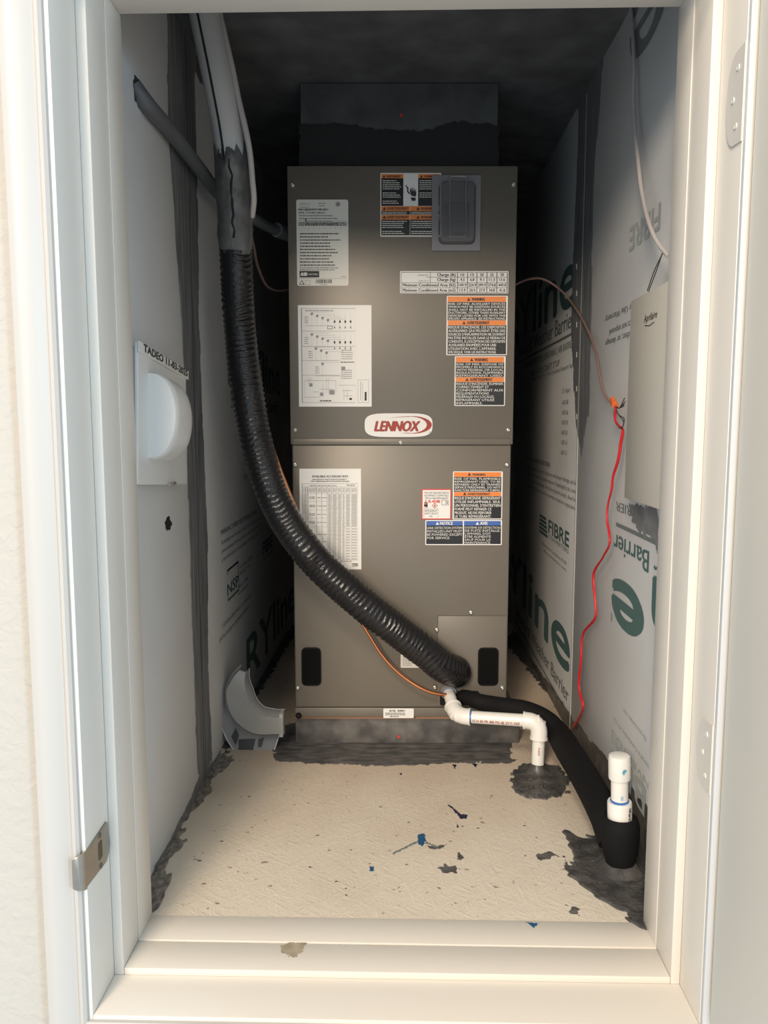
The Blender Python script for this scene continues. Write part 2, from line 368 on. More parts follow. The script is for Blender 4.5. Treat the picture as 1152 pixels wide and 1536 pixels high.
casing('trim_12', [((ci[0], ci[3]), (-1, -1)), ((ci[1], ci[3]), (1, -1))], 'bottom moulded casing')
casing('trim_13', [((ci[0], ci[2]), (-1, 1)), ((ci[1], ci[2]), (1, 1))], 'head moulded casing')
struct('trim_14', MB().box((JR+.001, YJ-.003, JB-.016), (JR+.0078, YJ+.004, JT), bev=.0005), M_jambedge, label='cool white edge of the right jamb')
# open door leaf with hinges
dx = JR+.0085
door = struct('door_1', MB().box((dx, .10, -.004), (dx+.035, YJ-.004, JT-.006), bev=.002), M_door_lift, label='cream door leaf swung open to the right')
def hinge(z, hh, zoff):
    mb = MB()
    pts = [(YJ+.003, z-hh)]
    for k in range(13):
        t = math.pi*k/12-math.pi/2; pts.append((YJ+.003+.044*abs(math.cos(t))**.45, z+hh*math.sin(t)))
    pts.append((YJ+.003, z+hh))
    mb.prism([(a, b_) for a, b_ in pts], 0, .0016, 0, Matrix(((0, 0, -1, JR), (1, 0, 0, 0), (0, 1, 0, 0), (0, 0, 0, 1))))
    o = mb.build('hinge', M_trim, jr)
    k = MB()
    for i in range(5):
        k.lathe([(.0034, z-hh+i*hh*.4+.001), (.0034, z-hh+(i+1)*hh*.4-.001)], 12, 0, Matrix.Translation((JR+.0045, YJ+.0012, 0)))
    k.build('hinge_knuckle', M_trim, o)
    sc = MB()
    for (yy, zz) in ((.018, hh*.6), (.028, 0), (.018, -hh*.6)):
        sc.lathe([(.0035, 0), (.003, .0012), (.0012, .0006)], 10, 0, Matrix.Translation((JR-.0016, YJ+yy, z+zz)) @ Matrix.Rotation(-math.pi/2, 4, 'Y'))
    sc.build('screw_heads', M_trim, o)['kind'] = 'stuff'
hinge(hit(1095, 158, 0, JR).z, .050, 0); hinge(hit(1055, 1126, 0, JR).z, .042, 0)
# strike plate on the left jamb
def jp(px, py): q = hit(px, py, 0, JL); return (q.y, q.z)
a0 = jp(139, 1268); a1 = jp(161, 1228); a2 = jp(165, 1282); a3 = jp(137, 1322)
yz = Matrix(((0, 0, 1, JL), (1, 0, 0, 0), (0, 1, 0, 0), (0, 0, 0, 1)))
ym = (a0[0]+a3[0])/2; zt = a1[1]; zb = a3[1]; y1_ = a1[0]
zt, zb = max(a0[1], a1[1]), min(a2[1], a3[1])
sp_ = MB()
pl = [(YJ-.004, zb+.004), (y1_-.012, zb), (y1_-.004, zb+.006), (y1_+.001, (zt+zb)/2-.010), (y1_-.003, (zt+zb)/2+.008), (y1_-.003, zt-.003), (y1_-.008, zt), (YJ-.004, zt-.004)]
sp_.prism(pl, 0, .0018, 0, yz)
rr = []
for k in range(9):                                         # curved lip wrapping round the jamb edge
    t = k/8; zz = .5*(zt+zb)+(zt-zb)/2*.95
    yy = YJ-.004-.011*math.sin(t*math.pi/2); xx = JL+.0018-.011*(1-math.cos(t*math.pi/2)); sh = 1-.25*t*t
    zc = (zt+zb)/2; hz = (zt-zb)/2*.93*sh
    rr.append([(xx, yy, zc-hz), (xx, yy, zc+hz), (xx-.0018, yy, zc+hz), (xx-.0018, yy, zc-hz)])
sp_.rings(rr, 0, True, True)
strike = sp_.build('strike_plate', M_nickel, jl); strike['label'] = 'satin nickel strike plate with curved lip'
zc = (zt+zb)/2; yc = (YJ+y1_)/2+.004
MB().prism(rrect(yc-.006, zc-.011, yc+.006, zc+.012, .003), .0012, .0021, 0, yz).build('latch_hole', mat('dark_latch_recess', (.09, .075, .04), .7), strike)
sc = MB()
for s in (-1, 1): sc.lathe([(.0038, 0), (.0032, .0012), (.001, .0006)], 12, 0, Matrix.Translation((JL+.0017, yc, zc+s*.020)) @ Matrix.Rotation(math.pi/2, 4, 'Y'))
sc.build('screw_heads', M_edge, strike)['kind'] = 'stuff'
# ---------------------------------------------------------------- sealant and paint on walls and floor
patch('sealant_strip', [(250, 12), (298, 12), (292, 120), (296, 300), (299, 500), (306, 700), (311, 800), (312, 1000), (318, 1140), (305, 1165), (296, 1160), (290, 1000), (284, 800), (279, 640), (272, 480), (262, 330), (252, 200)], 0, XL, .0010, M_sealv, wl, rag=.005, step=.004, st=(90, 5), label='dark grey sealant brushed over the board seam')
MB().box((XL, SEAML-.006, 0), (XL+.0016, SEAML-.003, 1.405)).build('seam_line', mat('dark_seam_line', (.05, .055, .06), .7), wl)  # thin dark strip along the board seam
patch('sealant_strip', [(228, 1374), (238, 1340), (254, 1290), (268, 1262), (296, 1205), (322, 1168), (334, 1150), (332, 1128), (322, 1142), (303, 1156), (274, 1222), (248, 1270), (224, 1318), (215, 1372)], 0, XL, .0008, M_sealv, wl, rag=.006, step=.003, st=(0, 4))
patch('sealant_patch', [(282, 6), (345, 6), (372, 330), (345, 300), (322, 200), (314, 150), (288, 98)], 0, XL-.003, .0010, M_dark, wl, rag=.006, step=.004, st=(0, 2), label='dark sealed area high on the rear left board')
patch('wall_tear', [(250, 775), (254, 774), (258, 786), (254, 796), (249, 795), (247, 786)], 0, XL, .0006, mat('black_tear', (.008, .008, .008), .9), wl, rag=.002, step=.001, label='small black diamond-shaped tear')
patch('sealant_strip', [(896, 30), (908, 60), (892, 250), (889, 380), (887, 520), (884, 620), (878, 640), (872, 690), (869, 660), (866, 650), (864, 640), (860, 560), (857, 480), (862, 330), (868, 220), (868, 100)], 0, XR, -.0010, M_sealv, wr, rag=.006, step=.004, st=(90, 6), label='dark grey sealant brushed over the seam')
patch('sealant_patch', [(944, 756), (985, 757), (990, 830), (975, 806), (960, 800), (948, 782)], 0, XR, -.0008, mat('thin_grey_smear', (.20, .21, .22), .5, var=.3, vscale=30), wr, rag=.006, step=.002, label='thin grey smear below the beige box')
patch('sealant_strip', [(757, 940), (790, 980), (860, 1078), (960, 1195), (1010, 1260), (1010, 1420), (960, 1310), (860, 1110), (800, 1010), (757, 962)], 0, XR, -.0008, M_seald, wr, rag=.006, step=.003, st=(0, 3), label='dark sealant along the foot of the right wall')
patch('sealant_patch', [(940, 1225), (955, 1200), (965, 1215), (963, 1260), (950, 1290), (940, 1275)], 0, XR, -.0006, mat('thin_grey_smear_low', (.22, .215, .21), .5, var=.3, vscale=40), wr, rag=.008, step=.002, label='thin grey smear behind the capped pipe')
for py in (400, 440, 487, 532, 583, 625):
    q = hit(866, py, 0, XR); MB().box((XR-.0026, q.y-.0012, q.z-.006), (XR-.0005, q.y+.0012, q.z+.006)).build('staple', mat('pale_staple', (.35, .35, .33), .4) if py == 400 else bpy.data.materials['pale_staple'], wr)
M_sf = M_sealf
patch('sealant_patch', [(410, 1142), (414, 1090), (440, 1085), (600, 1088), (765, 1090), (770, 1146), (700, 1145), (560, 1149), (440, 1144)], 2, 0, .0013, M_sf, floor, rag=.006, step=.002, label='brushed grey sealant along the foot of the platform')
patch('sealant_patch', [(766, 1172), (770, 1157), (785, 1148), (815, 1144), (840, 1152), (856, 1170), (850, 1190), (826, 1200), (796, 1199), (770, 1188)], 2, 0, .003, M_seald, floor, rag=.007, step=.0016, bumpy=.002, label='dark sealant puddle around the drain pipe')
patch('sealant_patch', [(850, 1246), (868, 1258), (900, 1256), (965, 1265), (990, 1330), (985, 1390), (962, 1386), (932, 1366), (900, 1350), (872, 1326), (856, 1300), (862, 1280)], 2, 0, .0026, M_seald, floor, rag=.015, step=.0016, st=(-52, 3.5), bumpy=.0015, label='ragged dark sealant smear around the capped pipe')
patch('sealant_patch', [(225, 1376), (236, 1350), (252, 1300), (284, 1232), (318, 1168), (352, 1140), (345, 1128), (318, 1135), (270, 1200), (225, 1310), (212, 1376)], 2, 0, .0010, M_thin, floor, rag=.012, step=.002, st=(80, 3), label='thin grey sealant smeared along the left wall')
patch('sealant_patch', [(757, 962), (790, 1002), (860, 1092), (960, 1235), (1000, 1300), (1010, 1240), (880, 1080), (800, 975), (770, 945)], 2, 0, .0012, M_seald, floor, rag=.009, step=.003, label='dark sealant along the right wall')
patch('sealant_patch', [(390, 1000), (425, 955), (450, 925), (450, 940), (405, 1012), (368, 1072), (340, 1130), (330, 1120)], 2, 0, .0012, M_seald, floor, rag=.007, step=.003, label='dark sealant along the rear left wall')
for poly in ([(656, 1302), (668, 1297), (690, 1302), (683, 1309), (668, 1311)], [(640, 1268), (655, 1272), (670, 1266), (660, 1274), (645, 1273)], [(688, 1277), (694, 1285), (690, 1290), (684, 1283)],
             [(838, 1284), (812, 1290), (800, 1284), (826, 1276)], [(858, 1360), (870, 1362), (866, 1370), (856, 1368)], [(846, 1285), (856, 1300), (862, 1322), (850, 1306)]):
    patch('scuff_mark', poly, 2, 0, .0004, M_sealf, floor, rag=.0045, step=.0012)
for poly, mm in (([(626, 1252), (636, 1250), (639, 1260), (634, 1270), (627, 1266)], M_bluep), ([(554, 1300), (560, 1300), (561, 1307), (555, 1307)], M_bluep),
                 ([(686, 1221), (702, 1222), (699, 1228), (690, 1228)], M_navy), ([(672, 1208), (674, 1207), (692, 1222), (693, 1226), (684, 1220)], M_navy), ([(678, 1147), (685, 1147), (682, 1154)], M_navy),
                 ([(708, 1146), (716, 1146), (714, 1152)], M_navy), ([(685, 1236), (688, 1238), (686, 1242)], M_navy), ([(588, 1280), (626, 1261), (628, 1263), (590, 1282)], M_inkg), ([(599, 1160), (603, 1160), (602, 1163)], M_navy), ([(639, 1262), (656, 1270), (658, 1273), (638, 1265)], M_inkg)):
    patch('paint_drop', poly, 2, 0, .0008, mm, floor, rag=.0016, step=.0008)
rn = random.Random(11)
for k in range(60):                                        # tiny dark flecks and chips
    px_, py_ = rn.uniform(250, 860), rn.uniform(1160, 1365); q = hit(px_, py_, 2, 0); r_ = rn.uniform(.0008, .0022); a_ = rn.uniform(0, 3.1)
    if px_ < 250+(1365-py_)*.5: continue
    patch('chip_mark', None, 2, 0, .0003, M_sealf if k % 3 else bpy.data.materials['painted_strand_board'] and M_wood, floor, rag=.0012, step=.0007, direct=[(q.x+math.cos(a_+t)*r_*(2.2 if abs(math.cos(t)) > .5 else 1), q.y+math.sin(a_+t)*r_) for t in (0, 1.2, 2.4, 3.6, 4.8)])
patch('paint_drop', [(790, 1383), (808, 1385), (801, 1392), (797, 1389)], 2, .001, .0004, M_bluep, tb, rag=.0014, step=.0006)
patch('scuff_mark', [(419, 1418), (440, 1413), (459, 1415), (453, 1428), (440, 1437), (424, 1428)], 2, .0, .0003, mat('tan_scuff', (.36, .31, .23), .7, var=.3, vscale=60), tb, rag=.004, step=.001)
# ---------------------------------------------------------------- print on the boards
def wall_text(side, s, px0, py0, px1, cap_px, mi, mb, flip=False, bold=0, shear=0):
    """px0,py0 = pixel of the left end of the baseline (far end on the right wall, near end on the left wall); px1 = the other end"""
    X = XL-.003 if side == 'L' else XR
    e = .0006 if side == 'L' else -.0006
    a = hit(px0, py0, 0, X); ymx = hit(px1, py0, 0, X).y; W = abs(ymx-a.y)
    cap = abs(hit(px0, py0-cap_px, 0, X).z-a.z)
    up = Vector((0, 0, 1)); rd = Vector((0, 1, 0)) if side == 'L' else Vector((0, -1, 0))
    if flip: up = -up; rd = -rd
    text(mb, s, (X+e, a.y, a.z), rd, up, W, cap, mi, bold=bold, shear=shear)
INK = [M_ink, M_inkg, M_inkf]
lt = MB(); lt.flat = True
def wtxt(mb, side, s, y0, z0, W, cap, mi, flip=False, bold=0.0, shear=0.0, X=None):
    up = Vector((0, 0, 1)); rd = Vector((0, 1, 0)) if side == 'L' else Vector((0, -1, 0))
    if flip: up = -up; rd = -rd
    if X is None: X = XL-.0025 if side == 'L' else XR-.0005
    text(mb, s, (X, y0, z0), rd, up, W, cap, mi, bold=bold, shear=shear)
# left board (X = XL-.003): small print, logo box, large name near the floor
def lz(px, py): q = hit(px, py, 0, XL-.003); return q.y, q.z
y, z = lz(331, 803); wtxt(lt, 'L', "MANUFACTURER'S RECOMMENDATIONS", y, z, .42, .011, 1, bold=.02)
for i, s in enumerate(('All sheathing must be stored in a clean dry area with proper drainage,', 'covered and protected from moisture exposure. Avoid direct ground contact,', 'as required by local code for any application of this sheathing product')):
    wtxt(lt, 'L', s, y, z-.022-.019*i, .50-.03*i, .009, 1)
y, z = lz(341, 868); y2, _ = lz(358, 868); z2 = lz(341, 900)[1]; zt_ = z+.02; zb_ = z2-.005
def lq(y0_, z0_, y1_, z1_, mi): lt.add([(XL-.0025, y0_, z0_), (XL-.0025, y1_, z0_), (XL-.0025, y1_, z1_), (XL-.0025, y0_, z1_)], [[0, 1, 2, 3]], mi)
lq(y, zt_, y2, zt_-.005, 0); lq(y, zb_, y2, zb_+.005, 0); lq(y2-.005, zb_, y2, zt_, 0); lq(y, zb_, y+.004, zb_+.012, 0); lq(y, zt_-.012, y+.004, zt_, 0)
wtxt(lt, 'L', 'NSP', y-.004, z2+.009, y2-y, .026, 0, bold=.04)
wtxt(lt, 'L', 'NATIONAL SHELTER', y2+.012, z-.004, .16, .010, 1); wtxt(lt, 'L', 'PRODUCTS, INC.', y2+.012, z-.020, .13, .010, 1)
for i, s in enumerate(('Made in USA', 'nationalshelter.com')): wtxt(lt, 'L', s, y2-.01, z-.048-.016*i, .12, .009, 1)
wtxt(lt, 'L', '© 2024 National Shelter Products, Inc. All rights reserved.', y-.06, z-.100, .33, .010, 1); wtxt(lt, 'L', 'DRYline and logo are registered trademarks.', y-.09, z-.124, .33, .010, 1)
yb, zb = lz(374, 1010)
y0_, z0_ = lz(371, 1028); y1_e = lz(442, 1000)[0]; wtxt(lt, 'L', 'RYline', y0_, max(.025, z0_), y1_e-y0_, lz(378, 955)[1]-lz(378, 1022)[1], 0, bold=.035)
wtxt(lt, 'L', 'FIBRE', yb+.22, .34, .17, .035, 0, bold=.04); wtxt(lt, 'L', 'CONVERTERS', yb+.22, .322, .17, .010, 1)
wtxt(lt, 'L', 'DRYline', 1.80, .80, .75, .11, 0, bold=.035); wtxt(lt, 'L', 'Structural Weather Barrier', 1.82, .745, .70, .035, 1, bold=.02)
for i in range(5): wtxt(lt, 'L', ('Evaluation Report No.', 'ESR 1047-02', 'ESR 2207-14', 'THERMAL | AIR BARRIER', 'MOISTURE STOP')[i], 1.95, .69-.03*i, .28, .014, 1)
lt.build('board_print', INK, wl)
# right rear board
rt = MB(); rt.flat = True
XRR = XR+.0024
def rz(px, py, X=XRR): q = hit(px, py, 0, X); return q.y, q.z
def rtx(s, px0, py0, px1, py1, cap, mi, **k):   # px0 = far (left) end of the baseline, px1 = near end
    a = rz(px0, py0); b_ = rz(px1, py1); wtxt(rt, 'R', s, a[0], (a[1]+b_[1])/2, abs(a[0]-b_[0]), cap, mi, X=XRR, **k)
ye, ze = rz(856, 1018)
def word(s_, last, px0, px1, py, cap_, mi, bold, py1=None):   # fit so that its last letter spans px0..px1
    a = rz(px0, py)[0]; b_ = rz(px1, py); lw_ = glyphs(last)[2]; W_ = (a-b_[0])*glyphs(s_)[2]/lw_
    wtxt(rt, 'R', s_, b_[0]+W_, b_[1], W_, cap_, mi, X=XRR, bold=bold); return W_
WW = word('DRYline', 'e', 826, 853, 1012, .135, 0, .04)
yw, zw = rz(852, 1062)
wtxt(rt, 'R', 'Structural Weather Barrier', yw+.86, zw+.010, .86, .036, 1, bold=.03, X=XRR)
rt.add([(XRR, yw-.01, zw-.012), (XRR, yw+.9, zw-.012), (XRR, yw+.9, zw-.018), (XRR, yw-.01, zw-.018)], [[0, 1, 2, 3]], 1)
yf, zf = rz(853, 825); yf0, _ = rz(822, 825)
wtxt(rt, 'R', 'FIBRE', yf0, zf+.006, yf0-yf, .034, 0, bold=.05, X=XRR); wtxt(rt, 'R', 'CONVERTERS', yf0, zf-.010, yf0-yf, .011, 1, X=XRR)
yg, _ = rz(808, 825)
for i in range(5):                                     # striped half-disc emblem beside the name
    hh = .042*math.sin(math.pi*(i+1)/6.5); rt.add([(XRR, yg, zf-.012+i*.011), (XRR, yf0+.012+.006*i, zf-.012+i*.011), (XRR, yf0+.012+.006*i, zf-.004+i*.011), (XRR, yg-.006, zf-.004+i*.011)], [[0, 1, 2, 3]], 0)
for i, s in enumerate(('Manufactured in Constantine, MI USA', 'fibreconverters.com')): wtxt(rt, 'R', s, yf0+.09-.03*i, zf-.040-.016*i, yf0-yf+.07-.03*i, .008, 1, X=XRR)
yp, zp = rz(864, 735)
for i, s in enumerate(('All sheathing must be stored in a clean area with proper drainage, and be', 'covered and protected from moisture exposure. If unpackaged at site, cover', 'stack to protect from weather. Avoid direct ground contact, allow for', 'ventilation below the stack to minimise moisture exposure.')):
    wtxt(rt, 'R', s, yp+.70, zp-.019*i+.010, .70, .011, 1, X=XRR)
wtxt(rt, 'R', "MANUFACTURER'S RECOMMENDATIONS FOR STORAGE", yp+.74, zp+.034, .42, .012, 1, bold=.03, X=XRR)
yn, zn = rz(862, 600)
wtxt(rt, 'R', 'Dr. Report', yn+.14, zn+.02, .09, .012, 1, X=XRR)
for i in range(6): wtxt(rt, 'R', ('1407-08', '1407-06', '1407-09', '1407-03', '1607-10', '1607-12')[i], yn+.14, zn-.008-.024*i, .07, .011, 1, X=XRR)
wtxt(rt, 'R', 'Evaluation Report No. | Code Compliance Research Report', yn+.60, zn+.075, .60, .011, 1, X=XRR)
yu, zu = rz(861, 497)
word('DRYline', 'e', 840, 863, 452, .135, 0, .04)
wtxt(rt, 'R', 'Structural Weather Barrier', yu+.90, zu+.012, .90, .040, 1, bold=.03, X=XRR)
rt.add([(XRR, yu-.01, zu), (XRR, yu+.9, zu), (XRR, yu+.9, zu-.006), (XRR, yu-.01, zu-.006)], [[0, 1, 2, 3]], 1)
wtxt(rt, 'R', 'THERMAL | MOISTURE | SHEATHING | AIR BARRIER', yu+.72, zu-.034, .72, .017, 1, bold=.02, X=XRR)
wtxt(rt, 'R', 'INSULATION | DRAFT STOP', yu+.60, zu-.066, .44, .016, 1, bold=.02, X=XRR)
# right front board: printed upside down
XRF = XR-.0006
def rf(px, py): q = hit(px, py, 0, XRF); return q.y, q.z
y, z = rf(923, 806); wtxt(rt, 'R', 'DRYline Weather Barrier', y-.315, z-.004, .315*1.0, .030, 0, flip=True, bold=.04, X=XRF) if False else None
def flipped(s, px_end, py, W, cap, mi, bold=0.03):      # px_end: far end of the line = end of the reading direction
    y_, z_ = rf(px_end, py); wtxt(rt, 'R', s, y_-W, z_, W, cap, mi, flip=True, bold=bold, X=XRF)
flipped('Weather Barrier', 921, 800, .50, .034, 0, .02)
yq, zq = rf(924, 789); rt.add([(XRF, yq, zq), (XRF, yq-.3, zq), (XRF, yq-.3, zq+.007), (XRF, yq, zq+.007)], [[0, 1, 2, 3]], 1)
flipped('AIR BARRIER', 924, 752, .28, .016, 1, .02)
_w = rf(920, 870)[0]-rf(966, 870)[0]; flipped('e', 920, 865, _w, .112, 0, .05)
flipped('DRYlin', 981, 866, .60, .112, 0, .04)
flipped('®', 916, 918, .012, .016, 1, 0)
flipped('fibreconverters.com', 935, 1062, .13, .008, 2, 0); flipped('Manufactured in Constantine, MI USA', 920, 1074, .26, .008, 2, 0)
flipped('CONVERTERS', 917, 1092, .30, .012, 2, .02); flipped('FIBRE', 917, 1106, .30, .046, 2, .05)
# upper front board
flipped('FIBRE', 945, 343, .16, .038, 2, .04)
flipped('e', 948, 8, .19, .16, 1, .03)
for i, s in enumerate(('Manufacturer Use Warranty', 'Structural product not exposed', 'to direct weather, or damage')): flipped(s, 914-6*(i != 1), 478+17*i-2*(i==0), .30, .011, 1, .02)
rt.build('board_print', INK, wr)
# ---------------------------------------------------------------- platform
pf = empty('unit_platform', 'low wooden platform under the furnace unit, smeared with dark grey sealant', 'platform', CAB @ Vector((0, 0, -.067)), YAW)
q = MB().box((-CW/2+.0, .018, 0), (CW/2+.03, CD, .062), bev=.002); q.build('deck', M_sf, pf)
MB().box((-CW/2, .014, .058), (CW/2, .018, .0655)).build('bare_edge', M_wood, pf)['label'] = 'bare reddish wood edge'
def on_cab(parent_obj, o): o.parent = parent_obj
red = MB().lathe([(.0035, 0), (.003, .002), (.0015, .002)], 12, 0, Matrix.Translation((cab(598, 1105, .018).x, .018, .067+cab(598, 1105, .018).z)) @ Matrix.Rotation(math.pi/2, 4, 'X')).build('red_dot', M_red, pf); red['label'] = 'small red dot'  # small red disc on the platform front
rs = MB()
# ---------------------------------------------------------------- air handler
ah = empty('air_handler', 'tall grey-brown metal furnace cabinet covered in warning labels', 'furnace', CAB.translation, YAW)
SZ = cab(600, 668).z                                   # top of the lower panel
body = MB().box((-CW/2+.002, .006, 0), (CW/2-.002, CD, CHT-.001), bev=.002).build('cabinet_shell', M_grey, ah)
MB().box((-CW/2, -.002, SZ+.002), (CW/2, .008, CHT), bev=.0016).build('upper_panel', M_grey, ah)
lowz = cab(600, 1061).z
a = cab(657, 924)
lw = MB(); lw.box((-CW/2+.004, 0, lowz+.001), (CW/2-.004, .008, SZ), bev=.0014); lw.build('lower_panel', M_grey, ah)
lip = MB(); l0 = cab(440, 658).z
lip.box((-CW/2+.005, -.0045, SZ+.001), (CW/2-.005, -.001, l0), bev=.0012); lip.build('panel_lip', M_grey, ah)
MB().box((-CW/2+.002, -.001, .001), (CW/2-.006, .008, lowz-.001), bev=.0014).build('bottom_rail', M_grey, ah)
ap = MB(); ap.box((a.x, -.0012, cab(657, 1058).z), (CW/2-.006, .001, a.z), bev=.0006); ap.build('access_plate', M_grey, ah)
ed = MB(); ed.box((a.x-.001, -.0016, cab(657, 985).z), (a.x+.0003, 0, a.z+.001)); ed.box((a.x-.001, -.0016, a.z), (CW/2-.006, 0, a.z+.0013)); ed.build('plate_edge', M_edge, ah)
FR = Matrix(((1, 0, 0, 0), (0, 0, -1, 0), (0, 1, 0, 0), (0, 0, 0, 1)))      # XY of a flat outline -> front face, +z towards the room
def flat(mb, x0, z0, x1, z1, d0, d1, mi=0, r=0.0):
    pts = rrect(min(x0, x1), min(z0, z1), max(x0, x1), max(z0, z1), r, 3) if r else [(x0, z0), (x1, z0), (x1, z1), (x0, z1)]
    mb.prism(pts, d0, d1, mi, FR)
def screw(px, py, name='screw'):
    c = cab(px, py); s = MB(); Mx = Matrix.Translation((c.x, -.0015, c.z)) @ Matrix.Rotation(math.pi/2, 4, 'X')
    s.lathe([(.0052, 0), (.0052, .0012), (.0042, .0022), (.0036, .0046), (.0020, .0052), (.0006, .0045)], 12, 0, Mx); return s.build(name, M_screw, ah)
for p_ in ((439, 278), (770, 277), (443, 645), (762, 645), (601, 664), (443, 697), (760, 697), (655, 944), (706, 918), (447, 1031), (753, 1031), (652, 1030)): screw(*p_)
c = cab(448, 1073); gr = MB().lathe([(.007, 0), (.007, .003), (.003, .003), (.003, .001)], 16, 0, Matrix.Translation((c.x, 0, c.z)) @ Matrix.Rotation(math.pi/2, 4, 'X')).build('grommet', M_black, ah)
for x0, x1 in ((452, 482), (717, 747)):
    A = cab(x0, 971); B = cab(x1, 1028); s = MB()
    flat(s, A.x, B.z, B.x, A.z, .0005, .0035, 0, .010); hg = s.build('hand_grip', M_black, ah)
    s = MB(); flat(s, A.x+.0025, B.z+.003, B.x-.0025, A.z-.003, .0034, .0040, 0, .006); s.build('grip_recess', mat('grip_recess', (.004, .004, .004), .8, **{'Specular IOR Level': .1}), hg)
A = cab(660, 1036); B = cab(718, 1058); s = MB(); flat(s, A.x, B.z, B.x, A.z, .0006, .002, 0, .004); s.build('line_opening', mat('opening_black', (.004, .004, .004), .9), ah)
# port collar around the big line
c = cab(682, 1003); s = MB().lathe([(.030, 0), (.030, .003), (.024, .005)], 28, 0, Matrix.Translation((c.x, -.001, c.z)) @ Matrix.Rotation(math.pi/2, 4, 'X')); s.build('port_collar', M_grey, ah)
DX, DZ = Vector((1, 0, 0)), Vector((0, 0, 1))
TH = .0008
LM = [M_white, M_lblack, M_orange, M_blue, M_red, M_txt, M_tgrey, M_tw, M_cream, M_lred]
def sticker(name, px0, py0, px1, py1, mi=0, r=.002, label=None, off=None):
    A = cab(px0, py0); B = cab(px1, py1); s = MB(); up_ = .002 if (py0 < 655) else (.0015 if py0 > 1060 else .0)
    flat(s, A.x, B.z, B.x, A.z, up_, up_+TH, mi, r); o = s.build(name, LM, ah)
    if label: o['label'] = label
    return o, up_+TH
class Print:
    def __init__(s, lift): s.mb = MB(); s.mb.flat = True; s.y = -(lift+.0003)
    def rect(s, px0, py0, px1, py1, mi, lift=0):
        A = cab(px0, py0); B = cab(px1, py1); y = s.y-lift*.0002
        s.mb.add([(A.x, y, B.z), (B.x, y, B.z), (B.x, y, A.z), (A.x, y, A.z)], [[0, 1, 2, 3]], mi)
    def line(s, t, px0, py, px1, cap, mi, bold=0, shear=0, align='l', lift=2, res=2):
        A = cab(px0, py); W = None if px1 is None else cab(px1, py).x-A.x
        cp = cab(px0, py-cap).z-A.z; text(s.mb, t, (A.x, s.y-lift*.0002, A.z), DX, DZ, W, cp, mi, shear, bold, align, res=res)
    def tri(s, cx, cy, r, mi):
        A = [cab(cx, cy-r), cab(cx-r, cy+r*.8), cab(cx+r, cy+r*.8)]; s.mb.add([(p.x, s.y-.0004, p.z) for p in A], [[0, 1, 2]], mi)
    def poly(s, pts, mi, lift=2):
        s.mb.add([(cab(*p).x, s.y-lift*.0002, cab(*p).z) for p in pts], [list(range(len(pts)))], mi)
    def greek(s, px0, py, px1, cap, mi, seed=0, lift=2):     # a line of print too small to read: word-length marks
        rnd = random.Random(seed*77+int(px0*3+py*5)); x = px0
        while x < px1-.5:
            wd = rnd.uniform(1.2, 5.0); s.rect(x, py-cap, min(px1, x+wd), py, mi, lift); x += wd+rnd.uniform(.5, .9)
    def done(s, parent, name='lettering'): return s.mb.build(name, LM, parent)
def warn(px0, py0, px1, py1, en, fr, ysplit, qr, name='warning_label', heads=('WARNING', 'AVERTISSEMENT'), band=8, lab=None):
    o, t = sticker(name, px0, py0, px1, py1, 0, label=lab); P = Print(t)
    P.rect(px0+1.4, py0+1.2, px1-1.4, py0+1.2+band, 2); P.rect(px0+1.4, py0+1.4+band, px1-1.4, ysplit-.3, 1)
    P.rect(px0+1.4, ysplit, px1-1.4, ysplit+band-1, 2); P.rect(px0+1.4, ysplit+band-.8, px1-1.4, py1-1.4, 1)
    m_ = (px0+px1)/2
    for (h_, yy) in ((heads[0], py0+1.2+band-1.8), (heads[1], ysplit+band-2.4)):
        wd = 2.35*len(h_)+3; P.line(h_, m_-wd/2+2, yy, m_+wd/2+2, band-3.8, 5, bold=.04); P.tri(m_-wd/2-2.5, yy-2, 2.6, 5)
    def block(lines, y0, y1, short):
        n_ = len(lines); st_ = (y1-y0)/n_; mx_ = max(len(l) for l in lines)
        for i, l in enumerate(lines):
            x1 = px1-2.4 if len(l) > mx_*.58 else px0+2.4+(px1-px0-5)*max(.5, len(l)/mx_*1.25)
            if short and i >= n_-short: x1 = min(x1, px1-16)
            P.line(l, px0+2.4, y0+st_*(i+.86), x1, st_*.72, 7, bold=.012)
    block(en, py0+2+band, ysplit-.5, 0); block(fr, ysplit+band-.6, py1-1.8, qr); P.done(o)
warn(670, 444, 760, 533, ('RISK OF FIRE. AUXILIARY DEVICES', 'WHICH MAY BE IGNITION SOURCES', 'SHALL NOT BE INSTALLED IN THE', 'DUCTWORK, OTHER THAN AUXILIARY', 'DEVICES LISTED FOR USE WITH THE', 'SPECIFIC APPLIANCE. SEE INSTRUCTIONS.'),
     ("RISQUE D'INCENDIE. LES DISPOSITIFS", 'AUXILIAIRES QUI PEUVENT ÊTRE DES', "SOURCES D'INFLAMMATION NE DOIVENT", 'PAS ÊTRE INSTALLÉS DANS LE RÉSEAU DE', "CONDUITS, À L'EXCEPTION DES DISPOSITIFS", 'AUXILIAIRES ÉNUMÉRÉS POUR UNE', "UTILISATION AVEC L'APPAREIL", 'SPÉCIFIQUE. VOIR LES INSTRUCTIONS.'), 481, 3, lab='tallest orange-banded black warning label')
warn(682, 534.5, 757, 609, ('RISK OF FIRE. DISPOSE OF', 'PROPERLY IN ACCORDANCE', 'WITH FEDERAL OR LOCAL', 'REGULATIONS. FLAMMABLE', 'REFRIGERANT USED.'),
     ("RISQUE D'INCENDIE. ÉLIMINER", 'CORRECTEMENT ET', 'CONFORMÉMENT AUX', 'RÉGLEMENTATIONS', 'FÉDÉRALES OU LOCALES.', 'RÉFRIGÉRANT UTILISÉ', 'INFLAMMABLE.'), 566, 4, lab='orange-banded warning label above the panel seam')
